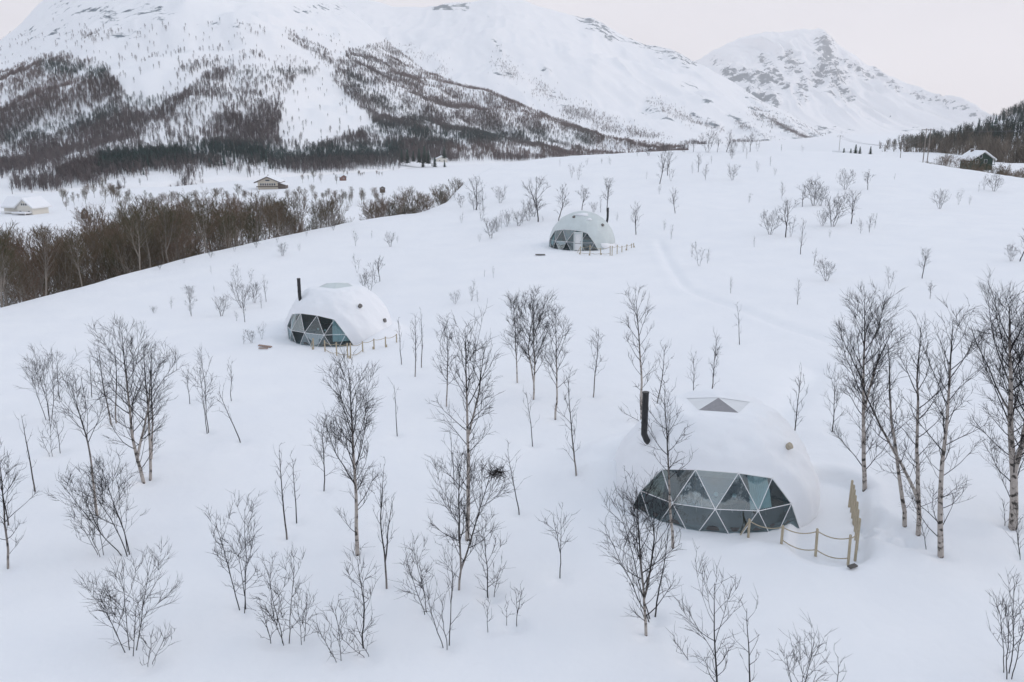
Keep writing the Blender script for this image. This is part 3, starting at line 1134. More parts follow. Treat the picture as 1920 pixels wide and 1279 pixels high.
def tri_grid(a, b, c, n):
    vs, idx, fs = [], {}, []
    for i in range(n + 1):
        for j in range(n + 1 - i):
            idx[i, j] = len(vs)
            vs.append((a * (n - i - j) + b * i + c * j) / n)
    for i in range(n):
        for j in range(n - i):
            fs.append((idx[i, j], idx[i + 1, j], idx[i, j + 1]))
            if i + j < n - 1:
                fs.append((idx[i + 1, j], idx[i + 1, j + 1], idx[i, j + 1]))
    return np.array(vs), np.array(fs)


def build_dome(key, label, snow, door=False, skylight=True, extra_left=False):
    c, yaw = DOMES[key]
    root = empty("dome_tent", tuple(c), label, "dome tent", None, math.radians(yaw))
    win, sky, rest = [], [], []
    amax_hi, amax_lo = (62, 74)
    for f in GF:
        cen = GV[list(f)].mean(0)
        az, po = azp(cen)
        pmin = min(azp(GV[i])[1] for i in f)
        pmax = max(azp(GV[i])[1] for i in f)
        if pmin > 58 and pmax < 82 and abs(az) < 42:
            win.append(f)
        elif pmin > 78 and abs(az) < 53:
            win.append(f)
        elif po < 20 and skylight and (abs(az) < 90 or key == "mid"):
            sky.append(f)
        else:
            rest.append(f)
    # panes: thin film triangles set into the frame
    for f in win:
        p = GV[list(f)] * DR
        cen = p.mean(0)
        q = cen + (p - cen) * 0.985
        nrm = cen / np.linalg.norm(cen)
        # film sags a little between the struts and puckers near its edges
        n_p = 7
        vs, fs = tri_grid(q[0], q[1], q[2], n_p)
        bar = np.array([[(n_p - i - j) / n_p, i / n_p, j / n_p] for i in range(n_p + 1) for j in range(n_p + 1 - i)])
        edge = np.min(bar, axis=1) * 3
        sag = -0.055 * edge ** 0.7 + 0.016 * np.sin(vs[:, 0] * 9 + vs[:, 2] * 5 + cen[0] * 7) * (edge > 0) * (1 - edge)
        tiltv = NPR.normal(0, 0.012, 3)
        vs = vs + nrm * (sag + bar @ tiltv * (edge > 0))[:, None]
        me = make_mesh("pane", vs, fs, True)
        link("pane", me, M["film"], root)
    # struts and hubs of the window
    ed = set()
    for f in win:
        for i in range(3):
            a, b = f[i], f[(i + 1) % 3]
            ed.add((min(a, b), max(a, b)))
    nodes = set()
    for a, b in ed:
        mb = MB()
        mb.tube([GV[a] * DR * 1.004, GV[b] * DR * 1.004], 0.015, 8)
        mb.build("strut", M["white_tube"], root)
        nodes |= {a, b}
    for a in nodes:
        mb = MB()
        n = Vector(GV[a])
        mb.tube([n * (DR - 0.01), n * (DR + 0.035)], [0.045, 0.036], 10)
        mb.build("hub", M["white_tube"], root)
    # canvas over the rest: flat facets, a thickness of its own
    VV, FF = [], []
    for f in rest + ([] if skylight and snow else sky):
        i = len(VV)
        VV += [GV[k] * DR for k in f] + [GV[k] * (DR - 0.05) for k in f]
        FF += [(i, i + 1, i + 2), (i + 5, i + 4, i + 3)]
    if snow:
        me = make_mesh("canvas", VV, FF)
    else:
        # taut membrane: facets softened a little towards the sphere
        VV, FF = [], []
        off = 0
        for f in rest + sky:
            vs, fs = tri_grid(*[GV[k] * DR for k in f], 6)
            r = np.linalg.norm(vs, axis=1)
            vs = vs * (1 + 0.45 * (DR / r - 1))[:, None]
            VV.append(vs); FF.append(fs + off); off += len(vs)
        VV = np.vstack(VV); FF = np.vstack(FF)
        V2 = VV * (1 - 0.05 / DR)
        VV = np.vstack([VV, V2]); FF = np.vstack([FF, FF[:, ::-1] + off])
        me = make_mesh("canvas", VV, FF, True)
    link("canvas", me, M["canvas"], root)
    for f in sky:
        if not snow:
            continue
        p = GV[list(f)] * (DR + 0.01)
        cen = p.mean(0)
        nrm = cen / np.linalg.norm(cen)
        vs = [tuple(v) for v in p] + [tuple(v - nrm * 0.05) for v in p]
        me = make_mesh("roof_window", vs, [(0, 1, 2), (5, 4, 3), (0, 3, 4, 1), (1, 4, 5, 2), (2, 5, 3, 0)])
        if key == "near" and abs(azp(cen)[0]) < 20:
            link("roof_window", me, M["skylight"], root)
        else:
            me.name = "roof_panel"
            link("roof_panel", me, M["pale_canvas" if key == "near" else "canvas"], root)
    # a white hem where the canvas meets the window
    edge_n = {}
    for f in win + (sky if snow else []):
        for i in range(3):
            a, b = f[i], f[(i + 1) % 3]
            edge_n[(min(a, b), max(a, b))] = edge_n.get((min(a, b), max(a, b)), 0) + 1
    rim = [e for e, n in edge_n.items() if n == 1]
    rim_win = [e for e in rim if not (azp(GV[e[0]])[1] > 95 and azp(GV[e[1]])[1] > 95)]
    if snow:
        SEG = np.array([(GV[a] * DR, GV[b] * DR) for a, b in rim_win])

        def rim_d(v):
            best = np.full(len(v), 1e9)
            for s in SEG:
                d = s[1] - s[0]
                t = np.clip(((v - s[0]) @ d) / (d @ d), 0, 1)
                best = np.minimum(best, np.linalg.norm(v - s[0] - t[:, None] * d, axis=1))
            return best
        T0 = {"near": 0.17, "mid": 0.16}[key]
        VV, FF, off = [], [], 0
        for f in rest:
            if max(azp(GV[k])[1] for k in f) > 101.5:
                continue
            vs, fs = tri_grid(*[GV[k] * DR for k in f], 12)
            VV.append(vs); FF.append(fs + off); off += len(vs)
        VV = np.vstack(VV); FF = np.vstack(FF)
        d = rim_d(VV)
        r = np.linalg.norm(VV, axis=1)
        n = VV / r[:, None]
        po = np.degrees(np.arccos(np.clip(n[:, 2], -1, 1)))
        azv = np.abs(np.degrees(np.arctan2(n[:, 0], -n[:, 1])))
        th = T0 * (0.75 + 0.5 * fbm(VV[:, 0] * 0.55 + 9, VV[:, 1] * 0.55 + VV[:, 2] * 0.4, 3))
        th += {"near": 0.06, "mid": 0.12}[key] * sstep(50, 100, po) * sstep(45, 90, azv) * (1 + 3.5 * sstep(-0.2, -0.9, n[:, 0]))
        th += 0.24 * (fbm(VV[:, 0] * 1.5, VV[:, 1] * 1.7 + VV[:, 2], 3) - 0.5)
        th = 0.02 + (th - 0.02) * sstep(0.0, 0.75, d) ** 0.8
        rad = DR + (r - DR) * (1 - sstep(0, 0.6, d)) + th
        VV = n * rad[:, None]
        me = make_mesh("snow_cover", VV, FF, True)
        import bmesh
        bm = bmesh.new(); bm.from_mesh(me)
        bmesh.ops.remove_doubles(bm, verts=bm.verts, dist=0.0015)
        bm.to_mesh(me); bm.free()
        me.polygons.foreach_set("use_smooth", np.ones(len(me.polygons), dtype=bool))
        link("snow_cover", me, M["snow"], root)
    # inner lining, floor
    mb = MB()
    mb.lathe([(3.38, -0.16), (3.38, -0.02)], 40)
    mb.build("floor", M["floor_wood"], root)
    return root, win


def stove_pipe(root, p0, length, elbow):
    mb = MB()
    pts = [np.array(p0) - np.array(elbow), np.array(p0) - np.array(elbow) * 0.35, np.array(p0) + (0, 0, 0.12), np.array(p0) + (0, 0, 0.3)]
    pts += [np.array(p0) + (0, 0, 0.3 + (length - 0.3) * k / 3) for k in (1, 2, 3)]
    mb.tube(pts, 0.115, 14)
    o = mb.build("stove_pipe", M["black_metal"], root, smooth=False)
    for k in range(1, 4):
        ring = MB()
        ring.lathe([(0.122, -0.03), (0.128, 0.0), (0.122, 0.03)], 14, (p0[0], p0[1], p0[2] + length * k / 3 - 0.02))
        ring.build("pipe_collar", M["black_metal"], o)
    return o


def dome_point(root_yaw, az, po, r):
    """local point on a dome for a world azimuth seen from the camera side"""
    w = math.radians(az - root_yaw)
    q = math.radians(po)
    return np.array([r * math.sin(q) * math.sin(w), -r * math.sin(q) * math.cos(w), r * math.cos(q)])


def vent(root, yaw, az, po, r, mat, size=0.17, name="vent"):
    p = dome_point(yaw, az, po, r)
    n = p / np.linalg.norm(p)
    mb = MB()
    a = Vector(p - n * 0.10)
    b = Vector(p + n * 0.10)
    mb.tube([a, b, b + Vector(n) * 0.02], [size * 0.8, size, size * 0.75], 14)
    return mb.build(name, M[mat], root)


def local_to_px(key, px, py, dist_off=0.0):
    return None


# --- near dome
near, _ = build_dome("near", "large snow-buried dome tent with wide triangular window panes, nearest of the three", True)
nc, nyaw = DOMES["near"]


def to_local(key, P):
    c, yaw = DOMES[key]
    w = -math.radians(yaw)
    d = np.array(P) - c
    return np.array([d[0] * math.cos(w) - d[1] * math.sin(w), d[0] * math.sin(w) + d[1] * math.cos(w), d[2]])


def on_dome(key, px, py, R, back=False):
    """world hit of a pixel ray with the dome sphere"""
    c, _ = DOMES[key]
    o = np.array([0, 0, CZ])
    d = ray(px, py)
    d = d / np.linalg.norm(d)
    oc = o - c
    b = oc @ d
    disc = b * b - (oc @ oc - R * R)
    if disc < 0:
        t = -b
    else:
        t = -b + (math.sqrt(disc) if back else -math.sqrt(disc))
    return o + d * t


def pipe_px(key, root, bx, by, ty, R, elbow_dir=(0.35, 0.0, -0.25)):
    P = on_dome(key, bx, by, R)
    top = at_y(bx, ty, P[1])
    L = top[2] - P[2]
    lp = to_local(key, P)
    n = lp / np.linalg.norm(lp)
    return stove_pipe(root, lp + n * 0.10, L, n * (0.42 if key == 'near' else 0.12) + np.array([0, 0, 0.12 if key == 'near' else 0.35]))


pipe_px("near", near, 1211, 822, 738, DR + 0.30)
for (vx, vy) in ((1481, 836),):
    p = to_local("near", on_dome("near", vx, vy, DR + 0.32))
    n = p / np.linalg.norm(p)
    mb = MB()
    mb.tube([p - n * 0.14, p + n * 0.04, p + n * 0.06], [0.10, 0.125, 0.08], 14)
    mb.build("vent", M["tan"], near)

# --- mid dome
mid, _ = build_dome("mid", "snow-covered dome tent with teal tinted panes, left one of the two further up the slope", True)
pipe_px("mid", mid, 564, 560, 524, DR + 0.18)
for (vx, vy) in ((675, 574), (721, 601)):
    p = to_local("mid", on_dome("mid", vx, vy, DR + 0.24))
    n = p / np.linalg.norm(p)
    mb = MB()
    mb.tube([p - n * 0.15, p + n * 0.08, p + n * 0.10], [0.12, 0.15, 0.10], 12)
    mb.build("vent", M["vent"], mid)

# --- far dome (bare canvas)
far, _ = build_dome("far", "grey green canvas dome tent with bare roof and white door, farthest of the three", False)
pipe_px("far", far, 1138, 411, 391, DR + 0.02)
for (vx, vy, mt) in ((1076, 407, "vent"), (1130, 422, "vent")):
    p = to_local("far", on_dome("far", vx, vy, DR))
    n = p / np.linalg.norm(p)
    mb = MB()
    mb.tube([p - n * 0.15, p + n * 0.07, p + n * 0.09], [0.13, 0.16, 0.10], 12)
    mb.build("vent", M[mt], far)


def snow_patch(root, key, cx, cy, wx, wy, R, name="snow_patch"):
    """a thin slab of snow clinging to the canvas"""
    VV, FF = [], []
    n1, n2 = 5, 18
    for i in range(n1 + 1):
        for j in range(n2):
            w = 2 * math.pi * j / n2
            k = i / n1
            wob = 1 + 0.25 * math.sin(3 * w + cx) + 0.12 * math.sin(7 * w)
            P = to_local(key, on_dome(key, cx + wx * k * wob * math.cos(w), cy + wy * k * wob * math.sin(w), R))
            VV.append(P * (1 + 0.028 * (1 - k ** 3) - 0.006 * k))
    for i in range(n1):
        for j in range(n2):
            j2 = (j + 1) % n2
            FF.append((i * n2 + j, (i + 1) * n2 + j, (i + 1) * n2 + j2, i * n2 + j2))
    me = make_mesh(name, VV, FF, True)
    return link(name, me, M["snow"], root)


snow_patch(far, "far", 1105, 411, 5, 2, DR)
snow_patch(far, "far", 1140, 462, 13, 7, DR)
snow_patch(far, "far", 1092, 402, 13, 2.5, DR)


def dome_door(root, key, px0, px1, py0, py1):
    """framed door standing out from the window wall"""
    P = on_dome(key, (px0 + px1) / 2, (py0 + py1) / 2, DR + 0.15)
    z0 = DOMES[key][0][2] - 0.15
    wdt = (px1 - px0) / FPX * (P[1] + 1.0)
    hgt = at_y((px0 + px1) / 2, py0, P[1])[2] - z0
    lp = to_local(key, (P[0], P[1], z0))
    az = math.atan2(lp[0], -lp[1])
    mb = MB()
    t = 0.10
    mb.box((-wdt / 2, 0, hgt / 2), (t, 0.5, hgt)).box((wdt / 2, 0, hgt / 2), (t, 0.5, hgt)).box((0, 0, hgt + 0.05), (wdt + t, 0.55, t))
    d = mb.build("door_frame", M["canvas"], root, tuple(lp), False, (0, 0, az))
    mb = MB()
    mb.box((0, -0.08, hgt / 2), (wdt - t - 0.01, 0.05, hgt - 0.02))
    mb.build("door_panel", M["porcelain"], d)
    mb = MB()
    mb.box((0, -0.115, hgt * 0.42), (wdt - t - 0.02, 0.02, 0.05))
    mb.build("door_rail", M["skylight"], d)
    mb = MB()
    mb.tube([(wdt * 0.32, -0.12, hgt * 0.5), (wdt * 0.32, -0.17, hgt * 0.5), (wdt * 0.32, -0.17, hgt * 0.58)], 0.015, 6)
    mb.build("door_handle", M["black_metal"], d)


dome_door(far, "far", 1077, 1091, 438, 468)


# --- furniture seen dimly through the panes
def furnish(key, root_yaw, full):
    c, yaw = DOMES[key]
    w = math.radians(yaw)
    fx = lambda lx, ly, lz=-0.02: (c[0] + lx * math.cos(w) - ly * math.sin(w), c[1] + lx * math.sin(w) + ly * math.cos(w), c[2] + lz)
    where = {"near": "nearest dome", "mid": "left middle dome", "far": "farthest dome"}[key]
    # bed at the back
    b = empty("bed", fx(0.2, 1.2), f"double bed with tan blanket inside the {where}", "bed", None, w)
    mb = MB(); mb.box((0, 0, 0.16), (1.8, 2.0, 0.30)); mb.build("bed_base", M["fabric_dark"], b)
    mb = MB(); mb.box((0, 0, 0.42), (1.74, 1.96, 0.22)); mb.build("mattress", M["porcelain"], b)
    mb = MB(); mb.box((0, -0.25, 0.55), (1.80, 1.4, 0.06)); mb.build("blanket", M["fabric_tan"], b)
    for s in (-0.45, 0.45):
        mb = MB(); mb.box((s, 0.75, 0.60), (0.65, 0.40, 0.14)); mb.build("pillow", M["porcelain"], b)
    # curtain hung along the back wall
    VV, FF = [], []
    n = 90
    for i in range(n):
        a = math.radians(-125 + 250 * i / (n - 1))
        r = 3.0 + 0.05 * math.sin(i * 1.9)
        for z, rr in ((0.0, r), (1.55, r * 0.885)):
            VV.append((rr * math.sin(a), rr * math.cos(a), z))
    for i in range(n - 1):
        FF.append((2 * i, 2 * i + 2, 2 * i + 3, 2 * i + 1))
    me = make_mesh("curtain", VV, FF, True)
    o = link("curtain", me, M["fabric_teal"])
    o.location = fx(0, 0, 0.0)
    o.rotation_euler = (0, 0, w)
    tag(o, f"dark teal curtain round the back wall inside the {where}", "curtain")
    # stove
    s = empty("stove", fx(-2.05, 0.1), f"black wood stove inside the {where}", "stove", None, w)
    mb = MB(); mb.box((0, 0, 0.45), (0.45, 0.42, 0.7)); mb.box((0, 0, 0.05), (0.5, 0.46, 0.1)); mb.build("stove_body", M["black_metal"], s)
    mb = MB(); mb.tube([(0, 0, 0.8), (0, 0, 1.6)], 0.07, 10); mb.build("flue", M["black_metal"], s)
    if not full:
        return
    t = empty("table", fx(0.35, -2.1), f"low round table with pinkish top inside the {where}", "table", None, w)
    mb = MB(); mb.lathe([(0.42, 0.46), (0.45, 0.475), (0.45, 0.50), (0.43, 0.515)], 24); mb.build("tabletop", M["pink_wood"], t)
    for k in range(3):
        a = k * 2.094
        mb = MB(); mb.tube([(0.30 * math.cos(a), 0.30 * math.sin(a), 0), (0.16 * math.cos(a), 0.16 * math.sin(a), 0.47)], 0.022, 6)
        mb.build("leg", M["pink_wood"], t)
    for i, (sx, nm) in enumerate(((-0.30, "left"), (0.32, "right"))):
        lp = empty("table_lamp", fx(0.35 + sx, -2.15, 0.50), f"small round white lamp on the {nm} of the table in the {where}", "lamp", "lamps on the round table", w)
        mb = MB(); mb.lathe([(0.05, 0), (0.05, 0.02), (0.012, 0.03), (0.012, 0.08)], 10); mb.build("lamp_base", M["black_metal"], lp)
        mb = MB(); mb.lathe([(0.02, 0.075), (0.065, 0.10), (0.08, 0.15), (0.065, 0.20), (0.02, 0.225)], 14); mb.build("lamp_shade", M["porcelain"], lp, smooth=True)
    for i, (cx, cy, rz, nm) in enumerate(((-0.75, -2.0, 1.2, "left"), (1.45, -1.9, -1.2, "right"))):
        ch = empty("armchair", fx(cx, cy), f"dark armchair with grey fur on the {nm} of the table in the {where}", "chair", "chairs inside the domes", w + rz)
        mb = MB(); mb.box((0, 0, 0.40), (0.55, 0.55, 0.12)); mb.build("seat", M["fabric_dark"], ch)
        mb = MB(); mb.add([(-0.28, 0.22, 0.42), (0.28, 0.22, 0.42), (0.28, 0.30, 0.42), (-0.28, 0.30, 0.42), (-0.24, 0.36, 0.95), (0.24, 0.36, 0.95), (0.24, 0.42, 0.95), (-0.24, 0.42, 0.95)],
                          [(3, 2, 1, 0), (4, 5, 6, 7), (0, 1, 5, 4), (1, 2, 6, 5), (2, 3, 7, 6), (3, 0, 4, 7)]); mb.build("backrest", M["fabric_dark"], ch)
        for lx in (-0.23, 0.23):
            for ly in (-0.23, 0.23):
                mb = MB(); mb.tube([(lx * 1.15, ly * 1.15, 0), (lx, ly, 0.35)], 0.02, 6); mb.build("leg", M["pink_wood"], ch)
        mb = MB(); mb.box((0, 0.02, 0.475), (0.50, 0.46, 0.035)); mb.build("fur_throw", M["fur"], ch)


def side_curtain(key, a0, a1, z0, z1, rr_, mat, label):
    c, yaw = DOMES[key]
    VV, FF = [], []
    n = 40
    for i in range(n):
        a = math.radians(a0 + (a1 - a0) * i / (n - 1))
        for z in (z0, (z0 + z1) / 2, z1):
            r = math.sqrt(max(0.1, rr_ * rr_ - z * z)) + 0.025 * math.sin(i * 1.7 + z)
            VV.append((r * math.sin(a), -r * math.cos(a), z))
    for i in range(n - 1):
        for k in range(2):
            FF.append((3 * i + k, 3 * i + 3 + k, 3 * i + 4 + k, 3 * i + 1 + k))
    o = link("curtain", make_mesh("curtain", VV, FF, True), M[mat], None, tuple(c), (0, 0, math.radians(yaw)))
    tag(o, label, "curtain")


side_curtain("near", -66, -34, 0.55, 1.85, 3.28, "fabric_tan", "gathered tan curtain inside the left end of the nearest dome window")
side_curtain("near", 21, 36, 0.55, 1.85, 3.28, "porcelain", "gathered white curtain right of the middle of the nearest dome window")
side_curtain("mid", -66, -36, 0.1, 1.8, 3.28, "porcelain", "gathered white curtain inside the left end of the middle dome window")
side_curtain("mid", 33, 62, 0.1, 1.8, 3.28, "porcelain", "gathered white curtain inside the right end of the middle dome window")
side_curtain("far", -62, -38, 0.1, 1.8, 3.28, "porcelain", "gathered white curtain inside the left end of the farthest dome window")
side_curtain("far", -20, -4, 0.05, 0.7, 3.28, "fabric_tan", "low tan curtain behind the lower panes of the farthest dome")
furnish("near", nyaw, True)
furnish("mid", DOMES["mid"][1], True)
furnish("far", DOMES["far"][1], False)


# ------------------------------------------------------------------ rope fences
def ground_pts(pxs):
    return ray_ground([p[0] for p in pxs], [p[1] for p in pxs], H)


def fence(label, posts, upper, lower, size, braces=(), sag=0.14, foot=True):
    """posts: (px, y_top, y_base); upper / lower: index chains that the ropes follow"""
    g = ground_pts([(p[0], p[2]) for p in posts])
    root = empty("rope_fence", g[0], label, "fence")
    o = np.array(g[0])
    tops = []
    rr = random.Random(len(posts))
    for (px, yt, yb), P in zip(posts, g):
        top = at_y(px, yt, P[1])
        h = max(0.45, top[2] - P[2])
        lean = np.array([rr.uniform(-0.02, 0.02), rr.uniform(-0.02, 0.02), 0])
        s = size / 2
        loc = np.array(P) - o
        VV = []
        for z, k in ((-0.35, 1), (h - 0.03, 1), (h, 0.72)):
            for dx, dy in ((-s, -s), (s, -s), (s, s), (-s, s)):
                VV.append(loc + np.array([dx * k, dy * k, z]) + lean * z)
        FF = [(3, 2, 1, 0), (8, 9, 10, 11)] + [(4 * a + i, 4 * a + (i + 1) % 4, 4 * a + 4 + (i + 1) % 4, 4 * a + 4 + i) for a in (0, 1) for i in range(4)]
        link("post", make_mesh("post", VV, FF), M["pine"], root)
        if foot and rr.random() < 0.6:
            mb = MB(); mb.box((loc[0] + rr.choice((-1, 1)) * size * 0.9, loc[1], loc[2] + 0.07), (size * 1.1, size * 1.3, 0.2)); mb.build("post_foot", M["pine"], root)
        tops.append((loc, h))
    for chain, frac in ((upper, 0.90), (lower, 0.24)):
        for a, b in zip(chain[:-1], chain[1:]):
            pa = tops[a][0] + (0, 0, tops[a][1] * frac)
            pb = tops[b][0] + (0, 0, tops[b][1] * frac)
            L = np.linalg.norm(pb - pa)
            if L < 0.25:
                continue
            pts = []
            for k in range(11):
                t = k / 10
                p = pa * (1 - t) + pb * t
                pts.append(p - np.array([0, 0, sag * 4 * t * (1 - t) * min(1.3, L / 1.6)]))
            mb = MB(); mb.tube(pts, 0.018, 6); mb.build("rope", M["rope"], root)
    for i, (px, py) in braces:
        P = np.array(ground_pts([(px, py)])[0]) - o
        mb = MB()
        mb.tube([P - (0, 0, 0.1), tops[i][0] + (0, 0, tops[i][1] * 0.92)], size * 0.36, 4)
        mb.build("brace", M["pine"], root)
    return root


fence("pale timber post and rope fence round the dug-out path beside the nearest dome",
      [(1403, 973, 1008), (1465, 985, 1020), (1529, 991, 1043), (1590, 1003, 1060), (1603, 992, 1052), (1606, 972, 1031), (1604, 955, 1013), (1603, 941, 997), (1600, 929, 984), (1598, 918, 972), (1596, 909, 961), (1592, 900, 951)],
      [0, 1, 2, 3, 4, 5, 6, 7, 8, 9, 10, 11], [1, 2, 3], 0.068, [(0, (1386, 1002))], foot=False, sag=0.2)
fence("low post and rope fence in front of the left middle dome",
      [(588, 634, 655), (609.5, 638, 659), (631.5, 642, 667), (652, 643, 671), (657.5, 643, 672), (680.5, 640, 660), (701.5, 635, 655), (723, 631, 651), (743.6, 626, 642)],
      [1, 2, 3, 4, 5, 6, 7, 8], [1, 2, 3, 4, 5], 0.072, [(0, (582, 650))])
fence("low post and rope fence running right from the door of the farthest dome",
      [(1088, 462, 477), (1106, 459, 479), (1126, 465, 478), (1144, 461, 479), (1147.5, 461, 479.5), (1157, 459, 476.5), (1166, 461, 473), (1175, 458, 469.5), (1184, 457, 465), (1188, 456, 464)],
      [0, 1, 2, 3, 4, 5, 6, 7, 8, 9], [0, 1, 2, 3], 0.075, [(0, (1082, 473))])


def plank(label, px, py, rz, size, mat, tilt=0.12, name="plank"):
    P = ground_pts([(px, py)])[0]
    mb = MB(); mb.box((0, 0, 0), size)
    o = mb.build(name, M[mat], None, (P[0], P[1], P[2] + 0.08), False, (tilt, 0.03, rz))
    tag(o, label, "plank")
    return o


plank("weathered reddish plank half buried in snow left of the middle dome", 497, 651, -0.35, (1.0, 0.16, 0.06), "plank")
plank("short broken plank lying right beside the reddish plank", 494, 655, 0.1, (0.6, 0.12, 0.05), "plank")
plank("grey board lying on the snow left of the farthest dome", 1013, 479, 0.1, (0.95, 0.3, 0.05), "dark_board")
plank("dark board end poking from snow at the corner post of the nearest fence", 1598, 1066, 0.5, (0.32, 0.14, 0.05), "dark_board")

# ------------------------------------------------------------------ houses in the valley
def gable_body(w, d, h, rise, gable_y=True):
    """walls with a gable facing -Y (local); origin at base centre"""
    x, y = w / 2, d / 2
    V = [(-x, -y, -1.5), (x, -y, -1.5), (x, y, -1.5), (-x, y, -1.5), (-x, -y, h), (x, -y, h), (x, y, h), (-x, y, h), (0, -y, h + rise), (0, y, h + rise)]
    F = [(0, 1, 5, 8, 4), (2, 3, 7, 9, 6), (1, 2, 6, 5), (3, 0, 4, 7), (4, 8, 9, 7), (8, 5, 6, 9)]
    return V, F


def roof_slab(w, d, h, rise, over, t0, t1, xo=0.0):
    """two sloping slabs with an overhang; t0..t1 above the wall line"""
    x, y = w / 2 + over, d / 2 + over
    k = rise / (w / 2)
    ze = h - over * k
    V, F = [], []
    for yy in (-y, y):
        V += [(-x + xo, yy, ze + t0), (0 + xo, yy, h + rise + t0), (x + xo, yy, ze + t0), (-x + xo, yy, ze + t1), (0 + xo, yy, h + rise + t1), (x + xo, yy, ze + t1)]
    F = [(0, 1, 4, 3), (1, 2, 5, 4), (9, 10, 7, 6), (10, 11, 8, 7), (3, 4, 10, 9), (4, 5, 11, 10), (7, 1, 0, 6), (8, 2, 1, 7), (0, 3, 9, 6), (5, 2, 8, 11)]
    return V, F


def house(label, px, py, Y, rz, w, d, h, rise, wall, trim, windows, over=0.8, snow_t=0.35, chimney=None, name="house", cat="house", fascia_t=0.28, dz=0.0):
    P = at_y(px, py, Y)
    gz = float(H(np.array([P[0]]), np.array([P[1]]))[0])
    root = empty(name, (P[0], P[1], P[2] + dz), label, cat, None, rz)
    V, F = gable_body(w, d, h, rise)
    V = [(a, b, (c if c > 0 else gz - P[2] - 1.0)) for a, b, c in V]
    wl_ = link("wall", make_mesh("wall", V, F), M[wall], root)
    V, F = roof_slab(w, d, h, rise, over, 0.03, 0.03 + fascia_t)
    rf = link("roof", make_mesh("roof", V, F), M[trim], root)
    V, F = roof_slab(w, d, h, rise, over + 0.03, 0.034 + fascia_t, 0.034 + fascia_t + snow_t)
    link("roof_snow", make_mesh("roof_snow", V, F), M["snow"], rf)
    for (wx, wz, ww, wh, side) in windows:
        y = -d / 2
        if side == "f":
            fr = MB().box((wx, y - 0.03, wz), (ww + 0.2, 0.08, wh + 0.2)).build("window", M["white_trim"], root)
            MB().box((wx, y - 0.085, wz), (ww, 0.04, wh)).build("window_glass", M["dark_glass"], fr)
        else:
            x = (w / 2 if side == "r" else -w / 2)
            sx = 1 if side == "r" else -1
            fr = MB().box((x + sx * 0.03, wx, wz), (0.08, ww + 0.2, wh + 0.2)).build("window", M["white_trim"], root)
            MB().box((x + sx * 0.085, wx, wz), (0.04, ww, wh)).build("window_glass", M["dark_glass"], fr)
    if chimney:
        cx, cy, ch = chimney
        c = MB().box((cx, cy, h + rise + ch / 2 - 0.5), (0.7, 0.7, ch + 1.0)).build("chimney", M["brown_boards"], root)
        MB().box((cx, cy, h + rise + ch + 0.06), (0.9, 0.9, 0.12)).build("chimney_cap", M["snow"], c)
    return root


# chalet in the open field: low gable, dark eaves, pale band of windows
ch = house("wide chalet with dark eaves and pale window band standing in the snowfield", 506, 349, 470, 0.08, 10.5, 11, 2.6, 2.3, "cream", "brown_boards",
           [(-3.6 + 1.2 * k, 1.2, 0.75, 1.1, "f") for k in range(7)] + [(0, 3.3, 2.2, 0.7, "f")], 1.7, 0.35, (-1.0, 2.0, 1.0), "chalet", "house", 0.5)
mb = MB(); mb.box((0, -5.5 - 1.3, 0.1), (11.6, 0.15, 0.6)); mb.build("balcony_rail", M["brown_boards"], ch)
mb = MB(); mb.add([(5.2, -5, -1.5), (9.2, -5, -1.5), (9.2, 3, -1.5), (5.2, 3, -1.5), (5.2, -5, 2.0), (9.2, -5, 0.7), (9.2, 3, 0.7), (5.2, 3, 2.0)],
                  [(3, 2, 1, 0), (4, 5, 6, 7), (0, 1, 5, 4), (1, 2, 6, 5), (2, 3, 7, 6), (3, 0, 4, 7)]); mb.build("annex", M["brown_boards"], ch)
mb = MB(); mb.add([(5.0, -5.6, 2.3), (9.9, -5.6, 0.70), (9.9, 3.6, 0.70), (5.0, 3.6, 2.3), (5.0, -5.6, 2.65), (9.9, -5.6, 1.05), (9.9, 3.6, 1.05), (5.0, 3.6, 2.65)],
                  [(3, 2, 1, 0), (4, 5, 6, 7), (0, 1, 5, 4), (1, 2, 6, 5), (2, 3, 7, 6), (3, 0, 4, 7)]); mb.build("annex_roof", M["snow"], ch)

# white house at the left edge: front gable plus a wing
wh = house("cream white house with snowy gable and wing at the left edge of the valley", 63, 402, 315, -0.22, 6.4, 8, 3.0, 2.6, "white_boards", "white_trim",
           [(-0.9, 3.9, 0.5, 0.7, "f"), (0, 3.9, 0.5, 0.7, "f"), (0.9, 3.9, 0.5, 0.7, "f"), (-1.8, 1.1, 0.8, 1.0, "f"), (1.8, 1.1, 0.8, 1.0, "f")], 0.8, 0.4, None, "house")
V, F = gable_body(6.0, 9.0, 2.9, 2.7)
rot = lambda L: [(-b - 6.6, a + 1.5, c) for a, b, c in L]
link("wing_wall", make_mesh("wing_wall", rot(V), F), M["white_boards"], wh)
V, F = roof_slab(6.0, 9.0, 2.9, 2.7, 0.7, 0.03, 0.28)
wr = link("wing_roof", make_mesh("wing_roof", rot(V), F), M["white_trim"], wh)
V, F = roof_slab(6.0, 9.0, 2.9, 2.7, 0.73, 0.285, 0.7)
link("wing_roof_snow", make_mesh("wing_roof_snow", rot(V), F), M["snow"], wr)
mb = MB(); mb.box((0, -5.6, 0.9), (5.6, 3.0, 0.25)); mb.box((-2.6, -6.9, 0.2), (0.2, 0.2, 1.6)); mb.box((2.6, -6.9, 0.2), (0.2, 0.2, 1.6)); mb.build("porch", M["white_trim"], wh)
mb = MB(); mb.box((0, -5.6, 1.2), (5.8, 3.1, 0.3)); mb.build("porch_snow", M["snow"], wh)
mb = MB(); mb.box((-7.5, -3.4, 1.0), (5.6, 1.6, 0.25)); mb.build("wing_porch", M["white_trim"], wh)

